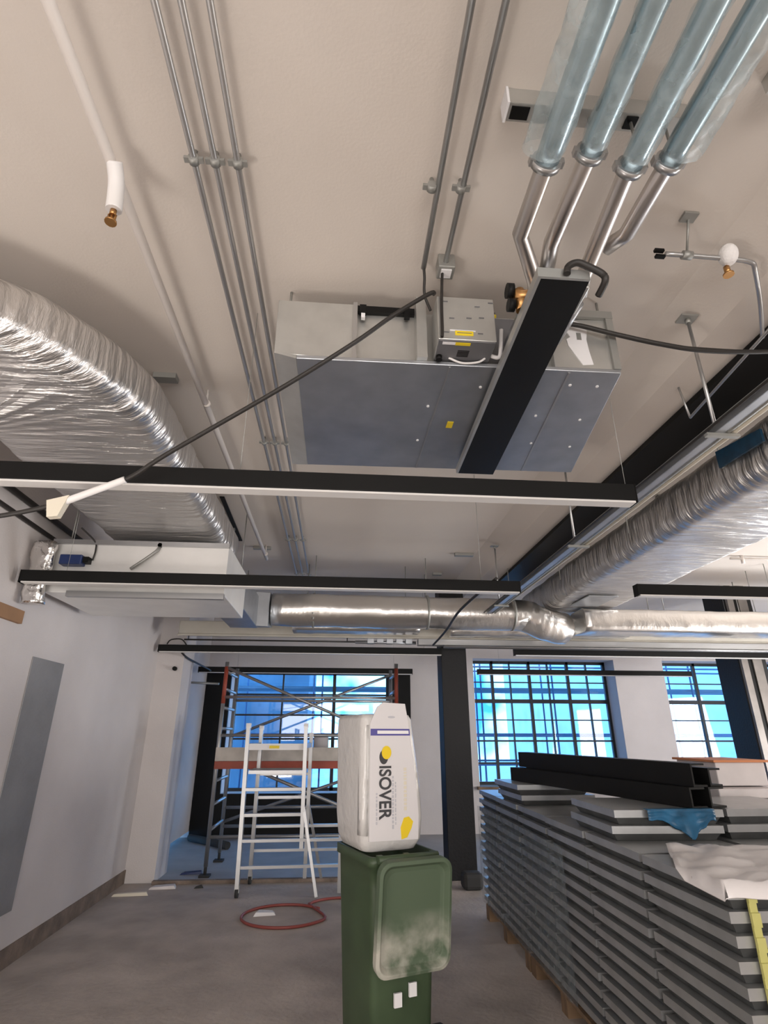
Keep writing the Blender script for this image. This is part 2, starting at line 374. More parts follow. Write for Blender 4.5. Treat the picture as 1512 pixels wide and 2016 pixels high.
light_bar(-2.20, 1.20, 9.15, 2.475, 'farthest black linear light across the alcove above the scaffold tower', (-1.6, .9))
light_bar(2.255, 5.9, 3.93, 2.565, 'black linear light beside the right foil duct, cut by the photo edge', (3.7, 5.4))
light_bar(2.27, 6.2, 7.09, 2.525, 'black linear light under the metal trunking above the wide window', (3.5, 5.3))
light_bar(2.32, 6.05, 9.3, 2.50, 'farthest right black linear light crossing in front of the wide window', (2.7, 5.6))

# ------------------------------------------------------------------ conduits on the ceiling
def conduit(x, y0, y1, label, clips, group, xe=None):
    t = thing('conduit', label, 'conduit', (x, (y0 + y1) / 2, 3.44), group)
    MB().cyl((x, y0, 3.455), (x if xe is None else xe, y1, 3.455), .0115, 12).build('tube', M['conduit'], t)
    for y in clips:
        m = MB().cyl((x, y, 3.455), (x, y, CE - .001), .008, 8)
        m.tube([(x, y - .014, 3.455), (x, y + .014, 3.455)], .0185, 14)
        m.box(x - .034, x + .034, y - .010, y + .010, 3.449, 3.461)
        m.build('saddle_clip', M['clip'], t)
cg = 'conduits along the left of the ceiling'
conduit(-.575, -3.5, 7.0, 'left of the three parallel steel conduits on the ceiling', (-.6, 1.39, 3.45, 5.55, 6.9), cg)
conduit(-.500, -3.5, 7.0, 'middle one of three parallel steel conduits on the ceiling', (-.6, 1.39, 3.45, 5.55, 6.9), cg)
conduit(-.420, -3.5, 7.0, 'right of the three parallel steel conduits, beside the fan coil unit', (-.6, 1.39, 3.45, 5.55, 6.9), cg)
conduit(.293, -3.5, 1.81, 'thin steel conduit ending above the control box, without a junction box', (-.6, 1.425,), 'conduits running to the fan coil unit', .318)
conduit(.403, -3.5, 1.77, 'thin steel conduit ending at the square junction box', (-.6, 1.42,), 'conduits running to the fan coil unit', .41)
jb = thing('junction_box', 'small square grey junction box on the ceiling before the fan coil unit', 'junction box', (.415, 1.80, 3.42))
MB().box(.378, .452, 1.765, 1.838, 3.425, CE - .001).build('body', M['clip'], jb, bevel=.004)
MB().box(.392, .438, 1.779, 1.824, 3.419, 3.425).build('cover', M['label_white'], jb)
# sprinkler main, left
fp = thing('sprinkler_pipe', 'white painted sprinkler pipe running along the ceiling at left', 'pipe', (-.84, 2, 3.35))
MB().cyl((-.838, -3.5, 3.40), (-.86, 6.1, 3.40), .019, 14).build('pipe', M['pipe_white'], fp)
MB().tube(spline([(-.838, 1.38, 3.40), (-.838, 1.42, 3.36), (-.838, 1.44, 3.30), (-.838, 1.45, 3.25)], 5), .027, 14).build('drop_wrap', M['white_tape'], fp)
sh = MB().cyl((-.838, 1.45, 3.25), (-.838, 1.45, 3.225), .011).cyl((-.838, 1.45, 3.19), (-.838, 1.45, 3.197), .020)
sh.cyl((-.850, 1.45, 3.227), (-.848, 1.45, 3.195), .004).cyl((-.826, 1.45, 3.227), (-.828, 1.45, 3.195), .004).cyl((-.838, 1.45, 3.225), (-.838, 1.45, 3.197), .005)
sh.build('sprinkler_head', M['brass'], fp)
for y in (-1.5, 2.9, 5.9): MB().cyl((-.85, y, 3.40), (-.85, y, CE - .001), .006).tube([(-.847, y - .01, 3.40), (-.847, y + .01, 3.40)], .023).build('hanger', M['pipe_white'], fp)
# sprinkler branch, right
sp = thing('sprinkler_branch', 'thin sprinkler branch pipe with brass head beside the plaster haunch', 'pipe', (1.55, 1.6, 3.36))
MB().tube(spline([(1.30, 1.60, 3.40), (1.55, 1.59, 3.385), (1.66, 1.59, 3.375), (1.70, 1.62, 3.36), (1.86, 1.80, 3.36), (2.02, 2.0, 3.35)], 5), .010, 10).build('pipe', M['conduit'], sp)
MB().sphere((1.56, 1.58, 3.395), .045, sx=.8, sy=.9, sz=1.1).build('plaster_patch', M['plaster_white'], sp)
MB().cyl((1.555, 1.60, 3.35), (1.555, 1.60, 3.315), .012).cyl((1.555, 1.60, 3.305), (1.555, 1.60, 3.312), .021).build('sprinkler_head', M['brass'], sp)
MB().cyl((1.39, 1.595, 3.395), (1.36, 1.50, CE - .001), .005).box(1.33, 1.39, 1.475, 1.52, 3.488, CE - .001).tube([(1.37, 1.595, 3.395), (1.41, 1.595, 3.393)], .018).build('hanger', M['clip'], sp)
MB().box(1.25, 1.29, 1.585, 1.60, 3.40, 3.412).box(1.26, 1.30, 1.60, 1.615, 3.385, 3.397).build('bent_bracket', M['black'], sp)

# ------------------------------------------------------------------ pipes wrapped in plastic
pg = 'wrapped pipes above the fan coil unit'
def wpipe(pts, yc, label, dark, rw, bag):
    t = thing('wrapped_pipe', label, 'pipe', (pts[0][0], yc, 3.22), pg)
    MB().tube(pts, .031, 16).build('steel_pipe', M['steel'], t)
    p0 = Vector(pts[0]); p1 = Vector(pts[1])
    tt = (yc - p0.y) / (p1.y - p0.y); pe = lerp(p0, p1, tt)
    MB().tube(subdiv([p0, pe], 40), rw, 16).build('insulation_wrap', M['sleeve_dark'], t)
    a = lerp(p0, pe, .45)
    def sec(s):
        k = .8 + .25 * s
        return [((bag[0] if math.cos(q) < 0 else bag[1]) * math.cos(q) * k, bag[2] * math.sin(q) * k) for q in [2 * PI * j / 22 for j in range(22)]]
    MB().sweep(subdiv([a, lerp(p0, pe, .985)], 46), sec, wob=.008, wsc=18, cap=False).build('plastic_sleeve', M['sleeve'], t)
    c = MB()
    c.tube([pe - Vector((0, .012, 0)), pe + Vector((0, .012, 0))], rw + .010, 20)
    c.box(pe.x - rw - .017, pe.x - rw + .002, pe.y - .014, pe.y + .010, pe.z - .012, pe.z + .012).box(pe.x + rw - .002, pe.x + rw + .017, pe.y - .014, pe.y + .010, pe.z - .012, pe.z + .012)
    c.build('pipe_clamp', M['conduit'], t)
    MB().cyl((pe.x, 1.118, pe.z + rw * .8), (pe.x, 1.118, 3.4195), .005).build('hanger_rod', M['clip'], t)
Zp = 3.28
wpipe([(.606, -1.5, Zp), (.626, 1.455, Zp), (.725, 1.60, 3.20), (.735, 1.63, 3.18)], 1.178, 'leftmost wrapped pipe with loose torn plastic, steel end bending right', 0, .040, (.088, .041, .055))
wpipe([(.735, -1.5, Zp + .02), (.765, 1.50, Zp + .02), (.79, 1.64, 3.275)], 1.15, 'second wrapped pipe from the left, dull teal and straight', 1, .038, (.039, .039, .046))
wpipe([(.885, -1.5, Zp), (.905, 1.20, Zp), (.935, 1.60, 3.26), (.935, 1.67, 3.21)], 1.172, 'third wrapped pipe from the left, with a bright straight steel end', 1, .038, (.040, .046, .046))
wpipe([(1.026, -1.5, Zp), (1.022, 1.42, Zp), (.985, 1.505, 3.30)], 1.145, 'rightmost wrapped pipe, steel end bending left', 1, .038, (.030, .085, .055))
st = MB(); st.bar((.49, 1.12, 3.43), (1.10, 1.12, 3.43), .055, .012).bar((.49, 1.095, 3.455), (1.10, 1.095, 3.455), .008, .06).bar((.49, 1.145, 3.455), (1.10, 1.145, 3.455), .008, .06)
s1 = thing('strut_channel', 'galvanised strut channel on the ceiling across the wrapped pipes', 'bracket', (.8, 1.12, 3.43))
st.bar((.49, 1.12, 3.485), (1.10, 1.12, 3.485), .055, .03)
st.build('channel', M['galv'], s1)
m = MB().box(.482, .490, 1.088, 1.152, 3.420, 3.50); m.build('end_cap', M['label_white'], s1)
for a_, b_ in ((.50, .56), (.885, .925)): MB().box(a_, b_, 1.10, 1.14, 3.4205, 3.4245).build('slot', M['black'], s1)
tag(MB().box(1.30, 1.42, .96, 1.01, 3.44, CE - .001).build('ceiling_bracket', M['galv']), 'pale metal bracket on the ceiling at the right photo edge', 'bracket')

# ------------------------------------------------------------------ fan coil unit
fc = thing('fan_coil_unit', 'large grey sheet metal fan coil unit hung under the ceiling', 'fan coil unit', (.5, 2.4, 3.05))
zb, zt = 3.05, 3.385
# underside plate and body; the plan widens to the rear on the right
m = MB().hexa([(-.225, 1.96, zb), (1.225, 1.945, zb), (1.40, 2.94, zb), (-.225, 2.97, zb)], [(-.225, 1.96, zb + .02), (1.225, 1.945, zb + .02), (1.40, 2.94, zb + .02), (-.225, 2.97, zb + .02)])
m.build('bottom_panel', M['galv_dark'], fc, bevel=.003)
m = MB().hexa([(-.32, 1.975, zb + .035), (-.225, 1.96, zb), (-.225, 2.97, zb), (-.325, 3.04, zb + .035)], [(-.32, 1.975, zb + .045), (-.225, 1.96, zb + .02), (-.225, 2.97, zb + .02), (-.325, 3.04, zb + .045)])
m.build('side_flange', M['galv'], fc)
m = MB().hexa([(-.325, 1.98, zb + .04), (.02, 1.98, zb + .02), (.02, 2.97, zb + .02), (-.325, 3.03, zb + .04)], [(-.325, 1.98, zt), (.02, 1.98, zt), (.02, 2.97, zt), (-.325, 3.03, zt)])
m.build('left_section', M['galv'], fc, bevel=.003)
m = MB().hexa([(.02, 2.01, zb + .02), (1.0, 2.0, zb + .02), (1.2, 2.95, zb + .02), (.02, 2.96, zb + .02)], [(.02, 2.01, zt - .01), (1.0, 2.0, zt - .01), (1.2, 2.95, zt - .01), (.02, 2.96, zt - .01)])
m.build('casing', M['galv'], fc)
m = MB().hexa([(.93, 1.965, zb + .02), (1.222, 1.955, zb + .02), (1.395, 2.93, zb + .02), (1.0, 2.94, zb + .02)], [(.93, 1.965, zt - .005), (1.222, 1.955, zt - .005), (1.395, 2.93, zt - .005), (1.0, 2.94, zt - .005)])
m.build('right_section', M['galv'], fc, bevel=.003)
MB().box(.015, .035, 1.965, 2.02, zb + .02, zt).build('seam_flange', M['conduit'], fc)
MB().box(.30, .345, 1.93, 2.01, zb + .02, zt + .02).build('vertical_channel', M['galv'], fc)
MB().box(1.195, 1.228, 1.94, 1.965, zb + .02, zt).build('corner_post', M['clip'], fc)
MB().box(.03, .33, 1.985, 2.005, zt - .035, zt).build('hanging_rail', M['black'], fc)
MB().box(.93, 1.23, 1.938, 1.956, zt - .03, zt + .01).build('hanging_rail', M['clip'], fc)
for hx, hy in ((-.28, 2.05), (1.20, 2.0), (1.34, 2.88), (-.28, 2.92)): MB().cyl((hx, hy, zt - .01), (hx, hy, CE - .001), .006).build('hanger_rod', M['clip'], fc)
# seams and screws on the underside
for xs in (.33, .40): pass
m = MB().hexa([(.445, 1.965, zb - .003), (.452, 1.965, zb - .003), (.435, 2.955, zb - .003), (.428, 2.955, zb - .003)], [(.445, 1.965, zb + .001), (.452, 1.965, zb + .001), (.435, 2.955, zb + .001), (.428, 2.955, zb + .001)])
m.build('panel_seam', M['conduit'], fc)
m = MB().hexa([(.985, 1.96, zb - .003), (.995, 1.96, zb - .003), (1.09, 2.94, zb - .003), (1.08, 2.94, zb - .003)], [(.985, 1.96, zb + .001), (.995, 1.96, zb + .001), (1.09, 2.94, zb + .001), (1.08, 2.94, zb + .001)])
m.build('panel_seam', M['conduit'], fc)
for x, y in ((.40, 2.28), (.395, 2.62), (1.03, 2.05), (.96, 2.32), (1.03, 2.6), (1.16, 2.05), (1.20, 2.34), (1.26, 2.62), (.70, 2.66), (.62, 2.1)):
    MB().cyl((x, y, zb - .004), (x, y, zb + .001), .007).build('screw', M['label_white'], fc)
MB().box(.525, .557, 2.415, 2.475, zb - .002, zb + .001).build('sticker', M['yellow'], fc)
# brackets on the front
MB().box(.045, .075, 1.955, 1.985, zt - .06, zt - .02).build('bracket', M['black'], fc)
MB().box(.052, .070, 1.965, 1.985, zt - .085, zt - .06).build('bracket_tag', M['label_white'], fc)
MB().box(.25, .275, 1.96, 1.985, zt - .07, zt - .02).build('bracket', M['black'], fc)
# control box
MB().box(.375, .625, 1.825, 1.96, 3.085, 3.315).build('control_box', M['galv'], fc, bevel=.003)
cbx = MB().box(.380, .620, 1.829, 1.965, 3.079, 3.086).build('control_box_base', M['ctl_dark'], fc)
for k in range(5): MB().box(.47, .52, 1.885 + k * .009, 1.889 + k * .009, 3.0775, 3.080).build('vent_slot', M['black'], cbx)
MB().box(.395, .450, 1.835, 1.850, 3.0775, 3.080).build('label', M['label_white'], cbx)
lb = MB().box(.450, .515, 1.835, 1.852, 3.0775, 3.080).build('warning_label', M['yellow'], cbx)
MB().box(.425, .535, 1.822, 1.8255, 3.135, 3.130).build('label', M['label_white'], fc)
l2 = MB().box(.447, .525, 1.822, 1.8255, 3.108, 3.131).build('warning_label', M['yellow'], fc)
MB().box(.455, .518, 1.8212, 1.8222, 3.118, 3.121).build('label_line', M['ctl_dark'], l2)
for x, z in ((.54, 3.265), (.40, 3.285), (.555, 3.205), (.425, 3.195), (.50, 3.20), (.40, 3.12), (.545, 3.12), (.60, 3.29)):
    MB().box(x, x + .022, 1.822, 1.8255, z, z + .004).build('slot', M['ctl_dark'], fc)
MB().cyl((.395, 1.93, 3.079), (.395, 1.93, 3.058), .014).build('cable_gland', M['black'], fc)
MB().tube(spline([(.44, 1.94, 3.08), (.50, 1.945, 3.060), (.57, 1.94, 3.065), (.60, 1.93, 3.08)], 6), .005).build('lead', M['white_tape'], fc)
MB().tube(spline([(.615, 1.93, 3.10), (.66, 1.925, 3.085), (.665, 1.90, 3.12), (.668, 1.88, 3.20)], 6), .009).build('lead', M['white_tape'], fc)
MB().box(.63, .90, 1.99, 2.005, 3.09, 3.36).build('recess_plate', M['ctl_dark'], fc)
MB().cyl((.625, 1.93, 3.33), (.655, 1.92, 3.315), .012).build('lead', M['black'], fc)
MB().cyl((.625, 1.92, 3.305), (.655, 1.90, 3.29), .008).build('lead', M['yellow'], fc)
# torn paper label
m = MB(); pts = [(1.005, 3.335), (1.05, 3.345), (1.09, 3.33), (1.105, 3.29), (1.095, 3.24), (1.10, 3.17), (1.11, 3.10), (1.06, 3.095), (1.03, 3.15), (1.005, 3.20), (1.0, 3.235), (1.02, 3.25), (1.0, 3.29)]
m.loft([[(x, 1.958, z) for x, z in pts], [(x, 1.962, z) for x, z in pts]], smooth=False)
m.build('torn_label', M['label_white'], fc)
MB().box(1.05, 1.072, 1.957, 1.9595, 3.235, 3.275).build('label_hole', M['clip'], fc)

# drip tray and valves in front of the unit
dt = thing('drip_tray', 'long black tray running under the fan coil unit below the valves', 'tray', (.78, 2.1, 2.99))
MB().hexa([(.645, 1.375, 2.985), (.805, 1.375, 2.985), (.875, 2.88, 2.985), (.675, 2.88, 2.985)], [(.645, 1.375, 3.0), (.805, 1.375, 3.0), (.875, 2.88, 3.0), (.675, 2.88, 3.0)]).build('base', M['black'], dt)
MB().hexa([(.632, 1.375, 2.985), (.645, 1.375, 2.985), (.675, 2.88, 2.985), (.662, 2.88, 2.985)], [(.632, 1.375, 3.022), (.645, 1.375, 3.022), (.675, 2.88, 3.022), (.662, 2.88, 3.022)]).build('side_plate', M['galv'], dt)
MB().hexa([(.805, 1.375, 2.985), (.815, 1.375, 2.985), (.885, 2.88, 2.985), (.875, 2.88, 2.985)], [(.805, 1.375, 3.022), (.815, 1.375, 3.022), (.885, 2.88, 3.022), (.875, 2.88, 3.022)]).build('side_plate', M['black'], dt)
MB().box(.632, .815, 1.365, 1.376, 2.985, 3.025).build('end_plate', M['galv'], dt)
vb = thing('valve_set', 'cluster of dark and brass valves where the steel pipes meet the unit', 'valve', (.75, 1.75, 3.05))
MB().box(.69, .745, 1.66, 1.935, 3.075, 3.17).build('valve_body', M['galv_dark'], vb, bevel=.006)
MB().cyl((.63, 1.60, 3.12), (.70, 1.60, 3.12), .028).cyl((.655, 1.60, 3.05), (.655, 1.60, 3.15), .02).build('brass_valve', M['brass'], vb)
MB().cyl((.605, 1.60, 3.145), (.63, 1.60, 3.145), .030).cyl((.605, 1.60, 3.075), (.63, 1.60, 3.075), .026).build('actuator', M['black'], vb)
MB().cyl((.775, 1.70, 3.205), (.775, 1.94, 3.20), .027).cyl((.94, 1.70, 3.205), (.93, 1.93, 3.20), .027).build('union', M['galv_dark'], vb)
MB().tube(spline([(.728, 1.352, 2.990), (.735, 1.350, 3.02), (.765, 1.345, 3.035), (.80, 1.345, 3.022), (.848, 1.345, 2.992), (.856, 1.350, 2.965), (.853, 1.40, 2.95)], 6), .012, 12).build('insulated_elbow', M['black_soft'], vb)
MB().box(.83, .865, 1.46, 1.60, 3.045, 3.085).build('valve_body', M['galv'], vb, bevel=.005)

# cables
ca = thing('hanging_cable', 'black cable sagging from the fan coil unit to the lower left', 'cable', (-.5, 2.05, 2.35))
MB().tube(spline([(.36, 1.80, 3.30), (.335, 1.79, 3.29), (.18, 1.80, 3.17), (.027, 1.82, 3.04), (-.26, 1.90, 2.86), (-.71, 2.02, 2.60), (-.89, 2.09, 2.505), (-1.13, 2.10, 2.395), (-1.45, 2.10, 2.315), (-2.0, 2.10, 2.26), (-2.302, 2.10, 2.26)], 6), .0095, 10).build('cable', M['black_soft'], ca)
MB().tube(spline([(-.89, 2.089, 2.505), (-1.0, 2.092, 2.453), (-1.12, 2.098, 2.398)], 6), .0145, 10).build('white_wrapping', M['white_tape'], ca)
MB().hexa([(-1.155, 2.08, 2.33), (-1.115, 2.08, 2.335), (-1.115, 2.11, 2.335), (-1.155, 2.11, 2.33)], [(-1.17, 2.08, 2.40), (-1.09, 2.08, 2.425), (-1.09, 2.115, 2.425), (-1.17, 2.115, 2.40)]).build('tape_flag', M['cream'], ca)
cr = MB().tube(spline([(.96, 1.93, 3.30), (1.05, 1.92, 3.285), (1.2, 1.91, 3.24), (1.408, 1.90, 3.188), (1.62, 1.90, 3.165), (1.92, 1.90, 3.18), (2.3, 1.95, 3.28), (2.33, 2.0, 3.34)], 6), .011, 10)
cr.tube(spline([(.96, 1.935, 3.315), (1.2, 1.925, 3.252), (1.408, 1.915, 3.20), (1.62, 1.905, 3.178), (1.92, 1.91, 3.19), (2.3, 1.96, 3.29)], 6), .007, 8)
tag(cr.build('cable_bundle', M['black_soft']), 'twisted black cable bundle sagging from the unit to the black beam', 'cable')
tag(MB().tube(spline([(.318, 1.80, 3.455), (.325, 1.83, 3.42), (.33, 1.87, 3.36), (.36, 1.90, 3.30)], 6), .006).build('flex_lead', M['black_soft']), 'short black lead dropping from the conduit end to the control box', 'cable')
tag(MB().tube(spline([(.40, 1.80, 3.43), (.395, 1.80, 3.36), (.392, 1.811, 3.25), (.39, 1.811, 3.12), (.388, 1.811, 3.085)], 6), .0065).build('flex_lead', M['black_soft']), 'dark lead running down the control box front from the junction box', 'cable')

# ------------------------------------------------------------------ left foil duct and plenum
dl = thing('foil_duct', 'wide crumpled foil wrapped duct bending left below the ceiling', 'duct', (-1.42, 3.4, 2.94))
pa = []
for k in range(13):
    a = PI / 2 * k / 12
    pa.append((-1.95 + .53 * math.sin(PI / 2 - a + 0) if False else -1.97 + .55 * math.cos(a), 2.62 - .55 * math.sin(a), 3.130))
path = [(-1.42, 4.9, 3.130), (-1.42, 4.4, 3.130)] + [(-1.42, 4.4 - .1 * k, 3.130) for k in range(1, 18)] + pa + [(-2.12, 2.07, 3.130), (-2.245, 2.07, 3.130)]
MB().sweep(subdiv(path, 3), rrect(.92, .31, .10, 6), wob=.016, wsc=5).build('wrap', M['foil'], dl)
tp = [(p[0], p[1], p[2]) for p in path]
for y in (4.35, 2.75): MB().cyl((-1.20, y, 3.3), (-1.20, y, CE - .001), .006).cyl((-1.65, y, 3.3), (-1.65, y, CE - .001), .006).build('hanger_rod', M['clip'], dl)
tag(MB().box(-1.13, -1.0, 2.74, 2.80, 3.465, CE - .001).build('ceiling_bracket', M['clip']), 'dark metal bracket on the ceiling beside the bend of the left foil duct', 'bracket')
pb = thing('plenum_box', 'silver sheet metal plenum box below the left foil duct', 'duct box', (-1.55, 4.5, 2.50))
MB().box(-2.18, -.875, 4.12, 5.0, 2.505, 2.905).build('casing', M['plenum'], pb, bevel=.004)
MB().box(-2.18, -.87, 4.10, 4.125, 2.875, 2.912).build('top_flange', M['alu'], pb)
MB().box(-2.0, -.87, 4.085, 4.125, 2.47, 2.512).build('bottom_flange', M['alu'], pb)
MB().tube(spline([(-1.40, 4.115, 2.87), (-1.41, 4.09, 2.83), (-1.48, 4.08, 2.76), (-1.58, 4.10, 2.69)], 6), .012).build('cable', M['clip'], pb)
MB().cyl((-1.395, 4.10, 2.885), (-1.395, 4.125, 2.885), .017).build('grommet', M['black'], pb)
MB().box(-2.08, -1.92, 4.04, 4.12, 2.70, 2.775).build('damper_motor', M['blue'], pb, bevel=.008)
MB().box(-1.92, -1.88, 4.06, 4.12, 2.72, 2.765).build('motor_shaft', M['black'], pb)
MB().tube(spline([(-1.87, 4.105, 2.75), (-1.86, 4.10, 2.83), (-1.88, 4.10, 2.90), (-1.95, 4.0, 2.97)], 6), .006).build('motor_lead', M['black_soft'], pb)
MB().box(-1.87, -.97, 4.35, 4.9, 2.905, 2.93).build('collar', M['galv_dark'], pb)
for x, y in ((-2.1, 4.2), (-2.1, 4.95), (-.92, 4.95)): MB().cyl((x, y, 2.90), (x, y, CE - .001), .005).build('hanger_rod', M['clip'], pb)
fs = MB().sweep(subdiv([(-2.20, 4.04, 2.40), (-2.195, 4.04, 2.62), (-2.20, 4.04, 2.86)], 10), rrect(.15, .085, .035, 5), wob=.018, wsc=11)
tag(fs.build('flexible_duct', M['foil_crumple']), 'short crumpled foil sleeve at the left end of the plenum box', 'duct')
tag(MB().box(-2.30, -2.27, 3.8, 4.12, 2.27, 2.36).build('plywood_pad', M['brown_card']), 'brown board offcut fixed high on the left wall', 'board')
tag(MB().cyl((-2.282, -2, 2.97), (-2.282, 4.9, 2.97), .016).build('wall_conduit', M['black_soft']), 'lower dark conduit along the top of the left wall', 'conduit', 'dark conduits high on the left wall')
tag(MB().cyl((-2.274, -2, 3.10), (-2.274, 4.9, 3.10), .022).build('wall_conduit', M['black_soft']), 'upper dark conduit along the top of the left wall', 'conduit', 'dark conduits high on the left wall')
# link duct from the plenum to the cross duct
ld = MB().box(-1.20, -.90, 5.0, 6.15, 2.62, 2.95)
ld.hexa([(-1.16, 5.95, 2.62), (-.78, 6.05, 2.62), (-.78, 6.45, 2.68), (-1.16, 6.45, 2.68)], [(-1.16, 5.95, 3.0), (-.78, 6.05, 3.0), (-.78, 6.45, 3.05), (-1.16, 6.45, 3.05)])
tag(ld.build('rectangular_duct', M['galv_dark'], bevel=.006), 'dull grey rectangular duct from the plenum box back to the cross duct', 'duct')

# ------------------------------------------------------------------ cross ducts at the rear
cd = thing('foil_duct', 'round shiny foil duct running across behind the second linear light', 'duct', (.8, 6.25, 2.66))
MB().tube(subdiv([(-.765, 6.22, 2.845), (2.15, 6.25, 2.835), (2.38, 6.27, 2.735), (2.56, 6.31, 2.71), (2.64, 6.36, 2.71)], 20), .185, 22, wob=.012, wsc=5).build('wrap', M['foil_x'], cd)
for x in (-.3, 1.0, 2.0): MB().cyl((x, 6.23, 2.98), (x, 6.23, CE - .001), .005).tube([(x - .012, 6.235, 2.845), (x + .012, 6.235, 2.845)], .195, 20).build('hanger', M['clip'], cd)
lo = MB().sweep(subdiv([(-.55, 6.60, 2.72), (.95, 6.60, 2.72)], 24), rrect(.30, .12, .05), wob=.008, wsc=7)
tag(lo.build('foil_duct', M['foil_x']), 'low flat foil duct just behind the round foil duct, blue from the window', 'duct')
for x in (-.4, .8): MB().cyl((x, 6.60, 2.77), (x, 6.60, CE - .001), .005).build('hanger_rod', M['clip'], bpy.data.objects['foil_duct.002'])
rd = thing('foil_duct', 'broad wrinkled foil duct on the right running away along the black beam', 'duct', (2.8, 4.3, 2.9))
MB().sweep(subdiv([(2.83, 2.0, 3.10), (2.83, 3.0, 3.10), (2.84, 5.2, 3.10), (2.86, 7.1, 3.10)], 26), rrect(.88, .36, .11, 6), wob=.012, wsc=5).build('wrap', M['foil'], rd)
for y in (2.9, 4.1, 5.6): MB().cyl((2.375, y, 3.1), (2.38, y, CE - .001), .006).cyl((3.29, y, 3.1), (3.29, y, CE - .001), .006).build('hanger', M['clip'], rd)
MB().box(2.62, 2.95, 5.5, 6.0, 2.900, 2.912).build('access_patch', M['galv_dark'], rd, bevel=.02)
MB().hexa([(2.345, 2.52, 3.08), (2.36, 2.52, 3.08), (2.365, 2.90, 3.10), (2.35, 2.90, 3.10)], [(2.345, 2.52, 3.16), (2.36, 2.52, 3.16), (2.365, 2.90, 3.215), (2.35, 2.90, 3.215)]).build('blue_tape', M['blue_film'], rd)
pl = MB().sweep(subdiv([(1.35, 6.72, 2.77), (2.2, 6.70, 2.775), (3.6, 6.70, 2.785)], 20), rrect(.26, .24, .06), wob=.014, wsc=6)
tag(pl.build('foil_duct', M['foil_x']), 'foil wrapped junction piece above the nearer black column', 'duct')
rr = thing('foil_duct', 'shiny rectangular foil duct crossing to the right photo edge', 'duct', (5, 6.25, 2.68))
MB().sweep(subdiv([(2.80, 6.25, 2.765), (8.9, 6.25, 2.765)], 70), rrect(.42, .26, .06), wob=.010, wsc=5).build('wrap', M['foil_x'], rr)
for x in (3.8, 5.2, 6.8): MB().cyl((x, 6.1, 2.9), (x, 6.1, CE - .001), .005).cyl((x, 6.42, 2.9), (x, 6.42, CE - .001), .005).build('hanger_rod', M['clip'], rr)
# boxed beam and metal trunking in front of the columns
bx = MB().box(-1.95, 8.99, 6.86, 7.06, 2.665, 2.825); bx.box(-1.96, 8.99, 6.85, 6.87, 2.640, 2.668)
bm_ = bx.build('boxed_service_duct', M['duct_cream'], bevel=.02)
tag(bm_, 'long cream boxed duct running the whole width before the columns', 'duct')
for x in (-1.2, 1.1, 3.4, 5.4): MB().cyl((x, 6.96, 2.82), (x, 6.96, CE - .001), .006).build('hanger_rod', M['clip'], bm_)
tr = thing('metal_trunking', 'bright metal trunking slung under the cream boxed duct at right', 'trunking', (4.5, 6.9, 2.54))
MB().box(.98, 8.99, 6.83, 6.95, 2.565, 2.640).build('trough', M['alu'], tr, bevel=.004)
MB().cyl((1.30, 6.80, 2.545), (8.99, 6.80, 2.545), .014).cyl((1.30, 6.86, 2.545), (8.99, 6.86, 2.545), .014).build('conduit_pair', M['alu'], tr)
cp = MB()
for k in range(5): cp.box(.35 + k * .12, .43 + k * .12, 6.88, 6.98, 2.585 + .012 * (k % 2), 2.640)
cp.cyl((.2, 6.92, 2.60), (.96, 6.92, 2.60), .02)
tag(cp.build('junction_fittings', M['galv_dark']), 'row of small dark fittings hanging under the cream boxed duct', 'fittings')
tag(MB().cyl((-1.9, 6.98, 2.612), (.2, 6.98, 2.612), .010).cyl((-1.85, 6.98, 2.61), (-1.85, 6.98, 2.66), .006).cyl((.1, 6.98, 2.61), (.1, 6.98, 2.66), .006).build('pipe', M['black_soft']), 'thin dark pipe under the left end of the cream boxed duct', 'pipe')
tag(MB().tube(spline([(1.16, 3.90, 2.626), (1.10, 4.9, 2.60), (1.15, 5.9, 2.58), (1.16, 6.80, 2.56)], 6), .012).build('loose_cable', M['black_soft']), 'slack dark cable hanging between the second linear light and trunking', 'cable')
tag(MB().tube(spline([(-2.15, 7.16, 2.582), (-2.12, 7.2, 2.64), (-2.0, 7.22, 2.65), (-1.93, 7.24, 2.58)], 6), .008).build('flex_lead', M['black_soft']), 'curled black lead at the light end by the white pier', 'cable')
tag(MB().tube(spline([(-1.97, 7.22, 2.48), (-1.94, 7.5, 2.44), (-1.93, 8.6, 2.43), (-2.0, 9.085, 2.45)], 6), .012).build('flex_lead', M['black_soft']), 'dark lead linking the pier light with the alcove light', 'cable')
tag(MB().cyl((-2.06, 7.348, 2.30), (-2.06, 7.30, 2.30), .026).build('wall_sensor', M['black']), 'small round black fitting high on the white pier', 'wall fitting')
tag(MB().cyl((-2.3, 8.6, 2.24), (-1.75, 8.6, 2.22), .016).build('pipe_stub', M['clip']), 'short grey pipe stub poking out of the alcove side wall', 'pipe')

